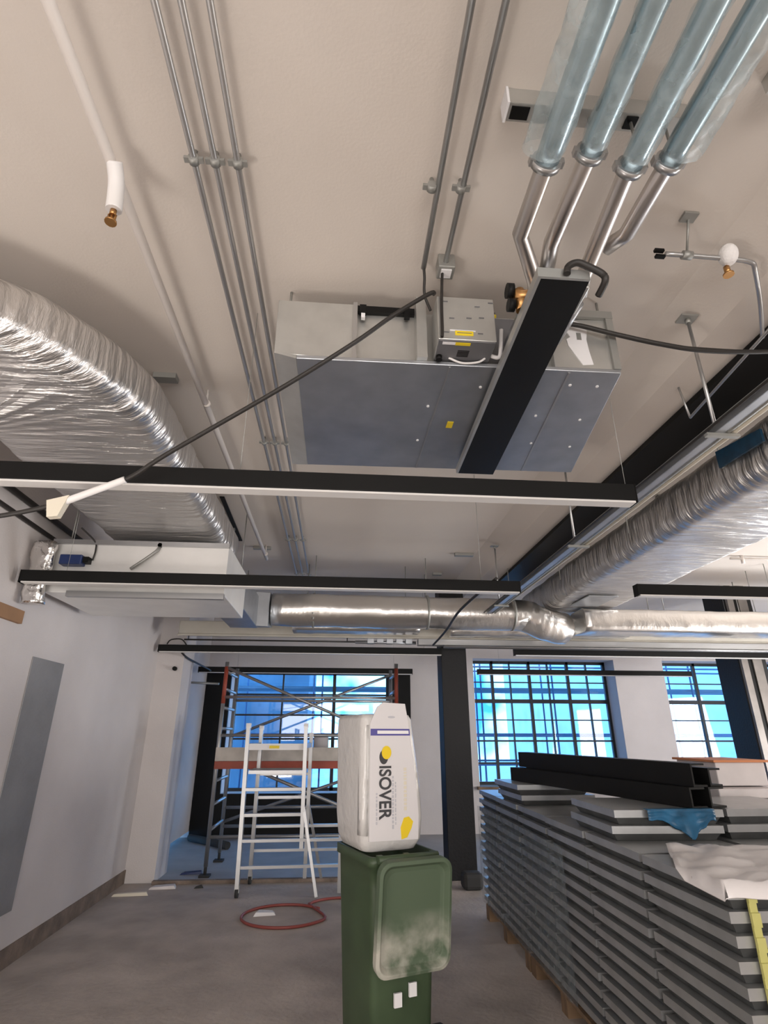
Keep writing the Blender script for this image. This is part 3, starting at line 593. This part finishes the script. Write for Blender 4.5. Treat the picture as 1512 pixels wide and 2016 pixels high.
# ------------------------------------------------------------------ black beam, rail and rods at right
bmr = thing('steel_beam', 'black fire coated steel beam running under the ceiling at right', 'beam', (2.2, 3, 3.37))
MB().box(2.044, 2.28, -3.5, 7.15, 3.385, CE - .001).build('web', M['black_rough'], bmr)
MB().box(2.03, 2.36, -3.5, 7.15, 3.355, 3.385).build('bottom_flange', M['black'], bmr)
rl = thing('cable_tray', 'galvanised cable tray hung on rods below the black beam', 'cable tray', (1.67, 3, 2.78))
MB().box(1.628, 1.672, -2.5, 5.95, 2.785, 2.791).box(1.626, 1.630, -2.5, 5.95, 2.785, 2.81).box(1.670, 1.674, -2.5, 5.95, 2.785, 2.81).build('tray', M['galv_dark'], rl)
for x in (1.60, 1.612): MB().cyl((x, -2.5, 2.80 + (x - 1.6)), (x, 5.95, 2.80 + (x - 1.6)), .007, 8).build('cable', M['black_soft'] if x < 1.61 else M['clip'], rl)
for y in (-.2, 1.99, 3.55, 5.5):
    r = MB().cyl((1.645, y, 2.79), (1.645, y, 3.435), .008, 10).build('threaded_rod', M['conduit'], rl)
    MB().box(1.60, 1.685, y - .03, y + .03, 3.424, 3.434).cyl((1.645, y, 3.40), (1.645, y, 3.426), .014, 6).build('foot_plate', M['clip'], r)
    MB().box(1.59, 1.745, y - .010, y + .012, 2.770, 2.785).build('cross_bar', M['clip'], r)
tag(MB().cyl((1.693, -2.5, 2.802), (1.693, 5.95, 2.802), .016, 14).build('conduit', M['clip']), 'grey conduit lying beside the hung cable tray', 'conduit', 'conduits beside the hung cable tray')
tag(MB().cyl((1.725, -2.5, 2.797), (1.725, 5.95, 2.797), .011, 14).build('conduit', M['cream']), 'cream conduit on the outer edge of the hung cable tray', 'conduit', 'conduits beside the hung cable tray')
tag(MB().cyl((1.90, 1.2, 3.33), (1.93, 2.5, 3.20), .008).cyl((1.93, 2.5, 3.20), (1.9, 2.5, 3.425), .006).cyl((1.90, 1.2, 3.33), (1.9, 1.2, 3.425), .006).build('thin_rod', M['conduit']), 'thin bright rod slung in front of the black beam', 'rod')

# small ceiling bits further back
for x, y, l, w2, lab in ((-1.16, 5.35, .12, .04, 'small dark bracket on the ceiling left of the sprinkler pipe end'),
                         (-.90, 5.95, .20, .04, 'dark bar bracket under the far end of the sprinkler pipe'),
                         (1.42, 6.0, .22, .06, 'dark bracket on the far ceiling left of the beam'),
                         (1.25, 6.85, .12, .06, 'grey bracket on the ceiling above the end of the second light'),
                         (2.97, 3.8, .12, .04, 'dark bracket on the ceiling left of the right foil duct, nearer one'),
                         (2.83, 4.2, .16, .05, 'dark bracket on the ceiling left of the right foil duct, farther one')):
    tag(MB().box(x - l / 2, x + l / 2, y - w2 / 2, y + w2 / 2, CE - .035, CE - .001).build('ceiling_bracket', M['clip'], bevel=.004), lab, 'bracket', 'brackets on the ceiling')
tag(MB().hexa([(-1.10, 4.55, 3.49), (-1.06, 4.55, 3.49), (-1.09, 5.75, 3.49), (-1.13, 5.75, 3.49)], [(-1.10, 4.55, CE - .001), (-1.06, 4.55, CE - .001), (-1.09, 5.75, CE - .001), (-1.13, 5.75, CE - .001)]).build('slot_channel', M['black']), 'long narrow dark slot on the ceiling between duct and sprinkler pipe', 'channel')
tag(MB().cyl((4.55, 5.8, 3.46), (6.0, 5.8, 3.46), .014).cyl((4.7, 5.8, 3.40), (4.7, 5.8, CE - .001), .02).build('sprinkler_pipe', M['pipe_white']), 'white sprinkler pipe on the ceiling at the right photo edge', 'pipe')

# ------------------------------------------------------------------ scaffold tower
stw = thing('scaffold_tower', 'aluminium scaffold tower with red platform edge before the alcove window', 'scaffold tower', (-.38, 8.0, 0))
XL, XR, YN, YF = -1.47, .78, 7.60, 8.42
for x in (XL, XR):
    for y in (YN, YF):
        up = MB().cyl((x, y, .10), (x, y, 2.42), .025, 12).build('upright', M['alu'], stw)
        MB().cyl((x, y, .02), (x, y, .16), .018, 10).box(x - .06, x + .06, y - .06, y + .06, 0.0, .022).build('base_foot', M['rubber'], up)
        if y == YN: MB().cyl((x, y, 1.9), (x, y, 2.36), .0265, 12).build('red_sleeve', M['red'], up)
    for z in (.47, .74, 1.0, 1.60, 1.85, 2.08, 2.30):
        MB().cyl((x, YN, z), (x, YF, z), .02, 10).build('rung', M['alu'], stw)
for z, y in ((.40, YN), (.62, YF), (1.52, YN), (1.98, YN), (1.52, YF), (1.98, YF), (.40, YF)):
    MB().cyl((XL, y, z), (XR, y, z), .02, 10).build('horizontal_brace', M['alu'], stw)
for a, b in (((XL, YN, 2.35), (XR, YN, 1.45)), ((XL, YF, 1.50), (XR, YF, 2.35)), ((XL, YN, 1.30), (XR, YN, .45)), ((XL, YF, .45), (XR, YF, 1.15))):
    MB().cyl(a, b, .02, 10).build('diagonal_brace', M['alu'], stw)
pf = MB().box(XL, XR, YN + .03, YF - .03, 1.19, 1.225).build('platform', M['toe'], stw)
MB().box(XL - .02, XR + .02, YN - .035, YN - .015, 1.225, 1.38).build('toe_board', M['toe'], pf)
MB().box(XL - .02, XR + .02, YN - .035, YN + .03, 1.135, 1.222).build('platform_edge', M['red'], pf)
tag(MB().cyl((-.2, 8.0, 1.227), (-.2, 8.0, 1.50), .10, 16).build('bucket', M['pack_white'], bevel=.01), 'pale bucket standing on the scaffold platform', 'bucket')

# ------------------------------------------------------------------ podium steps
ps = thing('podium_steps', 'aluminium podium step ladder standing before the scaffold tower', 'step ladder', (-.55, 6.9, 0))
for x0_, x1_, y0_, y1_, z1_ in ((-.955, -.99, 6.68, 6.74, 1.62), (-.33, -.345, 6.74, 6.76, 1.62), (-.90, -.90, 7.22, 7.20, 1.60), (-.30, -.30, 7.24, 7.22, 1.52)):
    z0_ = .08 if x0_ < -.6 else (.42 if y0_ < 7 else .05)
    s_ = MB().bar((x0_, y0_, z0_), (x1_, y1_, z1_), .075, .04, up=(1, 0, 0)).build('stile', M['alu'], ps)
    MB().bar((x1_, y1_, z1_ - .02), (x1_, y1_, z1_ + .03), .07, .05, up=(1, 0, 0)).build('cap', M['label_white'], s_)
lg = MB().bar((-.325, 6.74, .80), (-.15, 6.66, .0), .055, .03, up=(1, 0, 0)).build('outrigger_leg', M['alu'], ps)
lg2 = MB().bar((-.30, 7.22, .80), (-.11, 7.30, .0), .055, .03, up=(1, 0, 0)).build('outrigger_leg', M['alu'], ps)
for z in (.98, .735):
    MB().bar((-.97, 6.71, z), (-.335, 6.75, z), .06, .03).build('tread', M['alu'], ps)
    MB().bar((-.90, 7.21, z + .12), (-.30, 7.23, z + .12), .04, .03).build('rear_rung', M['alu'], ps)
for z in (.50, .262):
    MB().bar((-.955, 6.685, z), (.08, 6.72, z), .04, .028).build('stabiliser_bar', M['alu'], ps)
    MB().bar((-.90, 7.22, z + .06), (.10, 7.24, z + .06), .04, .028).build('stabiliser_bar', M['alu'], ps)
MB().bar((.08, 6.72, 0.02), (.08, 6.72, .53), .035, .035, up=(1, 0, 0)).build('stabiliser_leg', M['alu'], ps)
MB().box(-.95, -.33, 6.74, 7.20, 1.13, 1.165).build('platform', M['alu'], ps)
gb = MB().bar((-.98, 6.73, 1.405), (-.34, 6.755, 1.405), .035, .065).build('guard_rail', M['label_white'], ps)
MB().box(-.74, -.63, 6.715, 6.722, 1.388, 1.418).build('warning_tag', M['yellow'], gb)
MB().bar((-.97, 6.73, 1.415), (-.90, 7.21, 1.415), .03, .05).build('guard_rail', M['alu'], ps)
MB().bar((-.34, 6.755, 1.415), (-.30, 7.23, 1.415), .03, .05).build('guard_rail', M['alu'], ps)
def castor(x, y):
    c = MB().cyl((x - .016, y, .045), (x + .016, y, .045), .045, 18).build('castor_wheel', M['rubber'], ps)
    MB().box(x - .024, x + .024, y - .02, y + .02, .045, .11).build('fork', M['clip'], c)
castor(-.955, 6.68); castor(-.90, 7.22)

# ------------------------------------------------------------------ red hose and scraps on the floor
def loop(cx, cy, rx, ry, a0, a1, n=30): return [(cx + rx * math.cos(a0 + (a1 - a0) * k / n), cy + ry * math.sin(a0 + (a1 - a0) * k / n), .013) for k in range(n + 1)]
hp = loop(-.42, 6.02, .38, .34, .6, .6 + 1.75 * PI) + loop(.12, 6.34, .32, .22, PI * 1.05, PI * .42) + [(.45, 6.42, .013), (.75, 6.3, .013)]
hp = spline(hp[::3], 4)
tag(MB().tube(hp, .012, 10).build('hose', M['hose']), 'red hose lying in loose loops on the floor by the podium steps', 'hose')
tag(MB().hexa([(-.70, 6.05, .0), (-.50, 6.08, .0), (-.52, 6.18, .0), (-.68, 6.16, .0)], [(-.68, 6.06, .03), (-.52, 6.09, .02), (-.54, 6.16, .02), (-.66, 6.15, .03)]).build('paper_scrap', M['label_white']), 'crumpled pale scrap inside the red hose loop', 'scrap')
for (x, y, a, b, m_, lab) in ((-2.05, 6.85, .36, .07, 'cream', 'cream plasterboard offcut on the floor at the foot of the pier'),
                             (-1.80, 7.12, .28, .12, 'pack_white', 'pale crumpled scrap before the alcove threshold at left'),
                             (-1.42, 7.10, .10, .05, 'rubber', 'dark scrap on the floor left of the podium steps'),
                             (-1.65, 7.75, .26, .10, 'blue', 'dark blue scrap on the alcove floor beside the pier')):
    tag(MB().hexa([(x - a / 2, y - b / 2, 0), (x + a / 2, y - b / 2 + .02, 0), (x + a / 2 - .02, y + b / 2, 0), (x - a / 2 + .03, y + b / 2, 0)], [(x - a / 2 + .02, y - b / 2 + .01, .02), (x + a / 2 - .02, y - b / 2 + .02, .03), (x + a / 2 - .03, y + b / 2 - .01, .03), (x - a / 2 + .04, y + b / 2 - .01, .02)]).build('floor_scrap', M[m_]), lab, 'scrap')
tag(MB().cyl((-2.2, 9.9, .05), (-1.5, 9.2, .05), .05, 10).build('rolled_sheet', M['rubber']), 'dark rolled sheet lying against the alcove side wall', 'roll')
tag(MB().box(1.40, 1.62, 6.75, 6.95, 0, .16).build('rubble_bag', M['rubber'], bevel=.04), 'dark lump on the floor at the foot of the nearer column', 'bag')

# ------------------------------------------------------------------ green wheelie bin
PH = math.radians(20)
bn = thing('wheelie_bin', 'green wheelie bin with its dusty lid hanging open toward the camera', 'bin', (.305, 3.50, 0))
RB = Matrix.Translation((.292, 3.50, .03)) @ Matrix.Rotation(PH, 4, 'Z')
def rbx(x, y, z): return RB @ Vector((x, y, z))
def ring(w_, d_, z, r=.04): return [rbx(a, b, z) for a, b in rrect(w_, d_, r, 5)]
body = MB()
body.loft([ring(.30, .38, .06), ring(.32, .41, .10), ring(.365, .48, .80), ring(.37, .49, .885), ring(.40, .52, .89), ring(.40, .52, .935), ring(.365, .485, .935), ring(.345, .46, .80), ring(.29, .38, .12)], cap=False)
body.add(ring(.30, .38, .06), [list(range(24))]); body.add(ring(.29, .38, .12), [list(range(24))])
body.build('body', M['bin'], bn)
hb = MB().cyl(rbx(-.17, -.285, .93), rbx(.17, -.285, .93), .018, 12)
for x in (-.15, 0, .15): hb.bar(rbx(x, -.245, .93), rbx(x, -.29, .93), .03, .03)
hb.build('hinge_handle', M['bin'], bn)
# lid hangs from the hinge: panel with raised rim
ld_ = MB()
L0 = Matrix.Translation(rbx(.008, -.345, .935)) @ Matrix.Rotation(PH, 4, 'Z') @ Matrix.Rotation(math.radians(7), 4, 'X')
def lr(w_, h_, y, zc, r): return [L0 @ Vector((a, y, b + zc)) for a, b in rrect(w_, h_, r, 6)]
H_ = .485
ld_.loft([lr(.36, H_ - .03, .03, -H_ / 2, .05), lr(.40, H_, .02, -H_ / 2, .06), lr(.405, H_, -.025, -H_ / 2, .06), lr(.37, H_ - .035, -.03, -H_ / 2, .05), lr(.34, H_ - .07, .0, -H_ / 2, .05), lr(.30, H_ - .11, .004, -H_ / 2, .05)], smooth=False)
lo_ = ld_.build('lid', M['lid'], bn, bevel=.006)
ax = MB().cyl(rbx(-.20, -.20, .10), rbx(.20, -.20, .10), .012).build('axle', M['clip'], bn)
for x in (-.20, .20): MB().cyl(rbx(x - .02, -.20, .10), rbx(x + .02, -.20, .10), .10, 24).build('wheel', M['rubber'], bn)
MB().loft([ring(.27, .30, -.03), ring(.30, .38, .065)]).build('foot', M['bin'], bn)
for a_, z_ in ((-.06, .34), (.02, .37)): MB().bar(rbx(a_, -.2315, z_), rbx(a_ + .04, -.2315, z_), .012, .055).build('sticker_remains', M['label_white'], bn)

# ------------------------------------------------------------------ insulation pack on the bin
bgp = thing('insulation_pack', 'white plastic wrapped insulation roll with dark lettering standing on the green bin', 'insulation pack', (.25, 3.50, .967))
RG = Matrix.Translation((.25, 3.50, .032)) @ Matrix.Rotation(PH, 4, 'Z')
def gp(x, y, z): return RG @ Vector((x, y, z))
rings = []
#   z, left, right, front, back, corner radius
for z, l, r_, f_, b_, cr_ in ((.935, -.13, .13, -.15, .16, .05), (.945, -.155, .155, -.18, .19, .05), (.99, -.175, .183, -.198, .21, .05), (1.10, -.182, .188, -.203, .215, .045), (1.25, -.184, .178, -.203, .215, .042),
                              (1.40, -.186, .158, -.203, .215, .04), (1.52, -.188, .138, -.203, .215, .04), (1.59, -.188, .130, -.203, .21, .04), (1.615, -.18, .115, -.195, .20, .035), (1.62, -.14, .08, -.16, .16, .03)):
    w_ = r_ - l; d_ = b_ - f_; cx = (l + r_) / 2; cy = (f_ + b_) / 2
    rings.append([gp(cx + a + .004 * noise.noise(Vector((a * 30, b * 30, z * 14))), cy + b + (.006 * noise.noise(Vector((a * 9, z * 10, 3))) if b > -d_ / 2 + .03 else 0), z) for a, b in rrect(w_, d_, cr_, 6)])
MB().loft(rings).build('wrapped_body', M['bag'], bgp)
def plate(pts, y0_, y1_, name, m_, par=None):
    return MB().loft([[gp(x, y0_, z) for x, z in pts], [gp(x, y1_, z) for x, z in pts]], smooth=False).build(name, m_, par or bgp)
fp_ = plate([(-.142, .995), (.145, .990), (.150, 1.10), (.140, 1.25), (.120, 1.40), (.100, 1.52), (.092, 1.585), (.075, 1.675), (-.065, 1.68), (-.10, 1.655), (-.142, 1.57)], -.2085, -.200, 'printed_face', M['bag_print'])
FY = -.2105
plate([(-.140, 1.505), (.104, 1.505), (.101, 1.540), (-.140, 1.540)], FY, -.208, 'purple_band', M['ink_purple'], fp_)
plate([(-.10, 1.514), (.095, 1.514), (.094, 1.531), (-.10, 1.531)], FY - .001, FY, 'band_lettering', M['label_white'], fp_)
def disc(cx, cz, rx, rz, n=24): return [(cx + rx * math.cos(2 * PI * k / n), cz + rz * math.sin(2 * PI * k / n)) for k in range(n)]
plate(disc(-.060, 1.395, .026, .036), FY, -.208, 'dark_swoosh', M['ink_dark'], fp_)
plate(disc(-.044, 1.418, .029, .034), FY - .001, FY, 'yellow_dot', M['bag_yellow'], fp_)
plate([(.045, .995), (.078, 1.002), (.105, 1.045), (.115, 1.075), (.09, 1.10), (.06, 1.095), (.04, 1.05)], FY, -.208, 'yellow_patch', M['bag_yellow'], fp_)
plate(disc(-.012 + .0, 1.602, .022, .006), FY, -.208, 'small_mark', M['ink_grey'], fp_)
def lettering(text, size, x, z, name, m_, par, squeeze=1.0):
    cu = bpy.data.curves.new(name, 'FONT'); cu.body = text; cu.size = size; cu.extrude = .0008; cu.offset = .0022; cu.align_x = 'LEFT'; cu.align_y = 'CENTER'
    ob = bpy.data.objects.new(name, cu); COL.objects.link(ob)
    dg = bpy.context.evaluated_depsgraph_get()
    me = bpy.data.meshes.new_from_object(ob.evaluated_get(dg))
    COL.objects.unlink(ob); bpy.data.objects.remove(ob)
    # letters run downwards: text x -> -z, text y -> +x
    T = RG @ Matrix(((0, 1, 0, x), (0, 0, -1, FY), (-squeeze, 0, 0, z), (0, 0, 0, 1)))
    off = Vector((.25, 3.50, .967))
    for v in me.vertices: v.co = (T @ v.co) - off
    me.materials.clear(); me.materials.append(m_)
    o = bpy.data.objects.new(name, me); COL.objects.link(o); o.parent = par
    return o
lettering('ISOVER', .098, -.055, 1.355, 'brand_lettering', M['ink_dark'], fp_, .82)
# small unreadable lines of print
def lines(x, z0_, z1_, w_, name, m_):
    mm = MB(); z = z1_
    while z > z0_:
        h = random.uniform(.008, .022)
        mm.loft([[gp(x, FY, z), gp(x + w_, FY, z), gp(x + w_, FY, z - h), gp(x, FY, z - h)], [gp(x, -.208, z), gp(x + w_, -.208, z), gp(x + w_, -.208, z - h), gp(x, -.208, z - h)]], smooth=False)
        z -= h + .006
    mm.build(name, m_, fp_)
lines(-.010, 1.06, 1.30, .010, 'small_print', M['ink_grey'])
lines(.008, 1.06, 1.27, .006, 'small_print', M['ink_grey'])
lines(-.105, 1.07, 1.22, .008, 'small_print', M['ink_grey'])
lines(.062, 1.13, 1.34, .016, 'small_print', M['cream'])
# creased tape strip along the front left edge
MB().loft([[gp(-.186, -.150, 1.02 + .09 * k), gp(-.176, -.190, 1.02 + .09 * k), gp(-.150, -.2075, 1.02 + .09 * k), gp(-.152, -.200, 1.02 + .09 * k), gp(-.170, -.184, 1.02 + .09 * k), gp(-.180, -.150, 1.02 + .09 * k)] for k in range(7)]).build('film_edge', M['bag'], bgp)

# ------------------------------------------------------------------ stacks of floor panels
NL = 13; PITCH = .0712; PW = .585
pz0 = .115
def panel_mesh():
    m = MB()
    m.box(-PW / 2, PW / 2, -PW / 2, PW / 2, .036, .0705)
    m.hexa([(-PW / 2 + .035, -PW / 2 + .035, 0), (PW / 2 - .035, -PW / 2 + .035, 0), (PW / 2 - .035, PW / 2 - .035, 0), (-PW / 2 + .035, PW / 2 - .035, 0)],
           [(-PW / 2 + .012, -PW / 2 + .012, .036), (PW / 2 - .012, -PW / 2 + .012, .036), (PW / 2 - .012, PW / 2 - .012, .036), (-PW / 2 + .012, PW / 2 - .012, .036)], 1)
    return m
proto = None
ORD = ['topmost', 'second from top', 'third from top', 'fourth from top', 'fifth from top', 'sixth from top', 'seventh from top', 'eighth from top', 'ninth from top', 'tenth from top', 'eleventh from top', 'twelfth from top', 'lowest']
def put_panel(x, y, z, rz, label, group):
    global proto
    if proto is None:
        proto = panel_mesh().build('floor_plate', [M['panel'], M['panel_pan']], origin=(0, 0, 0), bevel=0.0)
        o = proto
    else:
        o = proto.copy(); COL.objects.link(o)
    o.location = (x, y, z); o.rotation_euler = (0, 0, rz)
    tag(o, label, 'floor plate', group)
    return o
def stack(xc, yc, n, where, group, z0=pz0):
    for k in range(n):
        lab = f'grey steel floor plate, {ORD[12 - k] if n == 13 else ORD[n - 1 - k]} in the {where}'
        put_panel(xc + random.uniform(-.006, .006), yc + random.uniform(-.006, .006), z0 + k * PITCH, random.uniform(-.006, .006), lab, group)
def pallet(x0, x1, y0, y1, label):
    t = thing('pallet', label, 'pallet', ((x0 + x1) / 2, (y0 + y1) / 2, 0), 'pallets under the panel stacks')
    for k in range(5):
        xx = x0 + (x1 - x0 - .10) * k / 4
        MB().box(xx, xx + .10, y0, y1, .093, .114).build('deck_board', M['wood'], t)
    for k in range(3):
        yy = y0 + (y1 - y0 - .10) * k / 2
        MB().box(x0, x1, yy, yy + .10, .0, .093).build('bearer', M['wood'], t)
ys = [2.49 + .612 * k for k in range(6)]
wh = ['nearest stack of the aisle row', 'second stack of the aisle row', 'third stack of the aisle row', 'fourth stack of the aisle row', 'fifth stack of the aisle row', 'farthest stack of the aisle row']
XA = 1.40 + PW / 2
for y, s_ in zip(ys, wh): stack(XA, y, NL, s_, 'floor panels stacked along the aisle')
pallet(1.41, 1.98, 2.20, 3.40, 'wooden pallet under the two nearest panel stacks')
pallet(1.41, 1.98, 3.43, 4.62, 'wooden pallet under the middle panel stacks')
pallet(1.41, 1.98, 4.65, 5.85, 'wooden pallet under the farthest panel stacks')
XB = 2.04 + PW / 2
wh2 = ['nearest stack behind the aisle row', 'second stack behind the aisle row', 'third stack behind the aisle row', 'farthest stack behind the aisle row']
for y, s_ in zip(ys[:4], wh2): stack(XB, y, NL, s_, 'floor panels stacked in the right row')
pallet(2.05, 2.62, 2.20, 3.40, 'wooden pallet under the nearest stacks of the right row')
pallet(2.05, 2.62, 3.43, 4.62, 'wooden pallet under the rear stacks of the right row')
ZT = pz0 + NL * PITCH
# loose packs on top
for k, lab in enumerate(('lower loose panel under the near ends of the black channels', 'upper loose panel under the near ends of the black channels')):
    put_panel(1.72 + .02 * k, 3.36 + .012 * k, ZT + k * PITCH, -.04 + .02 * k, 'grey steel floor plate, ' + lab, 'loose panels on the stacks')
for k, lab in enumerate(('lower loose panel by the blue strap on the right row', 'upper loose panel by the blue strap on the right row')):
    put_panel(2.335 + .01 * k, 3.38 + .01 * k, ZT + k * PITCH, .02 * k, 'grey steel floor plate, ' + lab, 'loose panels on the stacks')
for k, lab in enumerate(('lower loose panel on the farther end of the left row', 'upper loose panel on the farther end of the left row')):
    put_panel(1.70 - .02 * k, 4.85 + .02 * k, ZT + k * PITCH, .03, 'grey steel floor plate, ' + lab, 'loose panels on the stacks')
for k, lab in enumerate(('lower', 'middle', 'upper')):
    o = MB().box(2.46, 2.96, 3.73, 4.4, ZT + .001 + k * .062, ZT + .056 + k * .062).build('white_pack', M['pack_white'], bevel=.006)
    tag(o, f'{lab} white wrapped slab in the pile at the right of the stacks', 'wrapped slab', 'white wrapped slabs')
tag(MB().box(2.55, 2.90, 3.85, 4.3, ZT + .187, ZT + .33).build('white_carton', M['pack_white'], bevel=.006), 'white carton on the wrapped slabs below the far column', 'carton')
tag(MB().box(2.53, 2.92, 3.83, 4.32, ZT + .331, ZT + .345).build('orange_board', M['orange']), 'orange edged board lying on the white carton', 'board')
# black steel channels lying across the stacks
def channel(a, b, w_, h_, label):
    a = Vector(a); b = Vector(b); m = MB(); t_ = .010
    d = (b - a).normalized(); sd = d.cross(Vector((0, 0, 1))).normalized() * -1
    if sd.x < 0: sd = -sd
    def lc(p, s0, s1, z0_, z1_): return [p + sd * s0 + Vector((0, 0, z0_)), p + sd * s1 + Vector((0, 0, z0_)), p + sd * s1 + Vector((0, 0, z1_)), p + sd * s0 + Vector((0, 0, z1_))]
    for q in ((0, w_, 0, t_), (0, t_, t_, h_ - t_), (0, w_, h_ - t_, h_)): m.loft([lc(a, *q), lc(b, *q)], smooth=False)
    return tag(m.build('steel_channel', M['black']), label, 'steel channel', 'black steel channels on the panel stacks')
Z1 = ZT + 2 * PITCH + .001
channel((1.48, 5.0, Z1), (1.880, 3.10, Z1), .10, .10, 'lower black steel channel nearest the aisle, on the loose panels')
channel((1.62, 5.0, Z1), (2.00, 3.12, Z1), .10, .10, 'lower black steel channel lying behind the front one')
channel((1.575, 5.05, Z1 + .101), (1.915, 3.11, Z1 + .101), .09, .115, 'upper black steel channel nearest the aisle, stacked on the lower ones')
channel((1.69, 5.05, Z1 + .101), (2.03, 3.14, Z1 + .101), .08, .09, 'upper black steel channel lying behind, furthest from the aisle')
# polythene over the near stacks
def sheet(name, fn, nu, nv, m_, label, cat, th=.003):
    m = MB(); P = [[Vector(fn(i / nu, j / nv)) for j in range(nv + 1)] for i in range(nu + 1)]
    vs = [p for r in P for p in r] + [p - Vector((0, 0, th)) for r in P for p in r]; n = (nu + 1) * (nv + 1); fs = []
    for i in range(nu):
        for j in range(nv):
            q = i * (nv + 1) + j; f = (q, q + 1, q + nv + 2, q + nv + 1)
            fs.append(f); fs.append(tuple(x + n for x in f[::-1]))
    for i in range(nu):
        for j in (0, nv):
            q = i * (nv + 1) + j; fs.append((q, q + nv + 1, q + nv + 1 + n, q + n))
    for j in range(nv):
        for i in (0, nu):
            q = i * (nv + 1) + j; fs.append((q, q + 1, q + 1 + n, q + n))
    m.add(vs, fs, 0, True)
    return tag(m.build(name, m_), label, cat)
def poly(u_, v_):
    i = u_ * 44; j = v_ * 24
    x0_ = 1.384 if v_ < .4 else 1.384 + .20 * (v_ - .4) / .6
    x = 1.374 if (i < .5 and v_ < .4) else x0_ + (2.62 - x0_) * (u_ - 1 / 44)
    y = 2.166 if j < .5 else 2.176 + .70 * (v_ - 1 / 24)
    z = ZT + .014 + .030 * abs(noise.noise(Vector((x * 6, y * 7, 1)))) + .008 * abs(noise.noise(Vector((x * 17, y * 15, 4))))
    if i < .5 and v_ < .4: z = ZT - .035 * (1 - v_)
    if j < .5: z = ZT - .02 - .03 * abs(noise.noise(Vector((x * 5, 0, 2))))
    return (x, y, z)
sheet('polythene_sheet', poly, 44, 24, M['sheet'], 'white polythene sheet crumpled over the nearest panel stacks', 'plastic sheet')
def bluef(u_, v_):
    x = 1.60 + .36 * u_; k = v_
    if k < .25: y = 3.085 - .12 * k; z = Z1 + .006
    else: y = 3.046 - .012 * abs(noise.noise(Vector((x * 14, k * 6, 3)))); z = Z1 + .004 - (k - .25) / .75 * (.045 + .085 * max(0, 1 - abs(u_ - .6) * 2.6) + .03 * noise.noise(Vector((x * 20, 0, 5))))
    return (x, y, z)
sheet('blue_film', bluef, 24, 16, M['blue_strap'], 'torn blue plastic film draped over the front of the loose panels', 'plastic film')
ys_ = MB()
for k in range(NL):
    z = pz0 + k * PITCH
    ys_.box(1.462, 1.494, 2.176, 2.188, z + .030, z + .072)
    ys_.box(1.464, 1.492, 2.182, 2.192, z - .002, z + .034)
tag(ys_.build('strap', M['strap_y']), 'yellow plastic strap down the front of the nearest panel stack', 'strap')

# grey stretch film around the farther half of the aisle row
M['stretch'] = film_mat('grey_stretch_film', (0.26, 0.30, 0.32), 0.30, 0.35)
def wrapf(u_, v_):
    y = 3.72 + 2.14 * u_; z = .14 + (ZT - .13 - .14) * v_
    return (1.383 - .010 * abs(noise.noise(Vector((0, y * 9, z * 1.5)))), y, z + .02 * noise.noise(Vector((3, y * 4, v_ * 2))))
def wrap_sheet():
    m = MB(); nu, nv = 60, 16
    P = [[Vector(wrapf(i / nu, j / nv)) for j in range(nv + 1)] for i in range(nu + 1)]
    m.add([p for r in P for p in r], [(i * (nv + 1) + j, i * (nv + 1) + j + 1, (i + 1) * (nv + 1) + j + 1, (i + 1) * (nv + 1) + j) for i in range(nu) for j in range(nv)], 0, True)
    return m
tag(wrap_sheet().build('stretch_film', M['stretch']), 'grey see-through stretch film round the farther panel stacks along the aisle', 'plastic film')
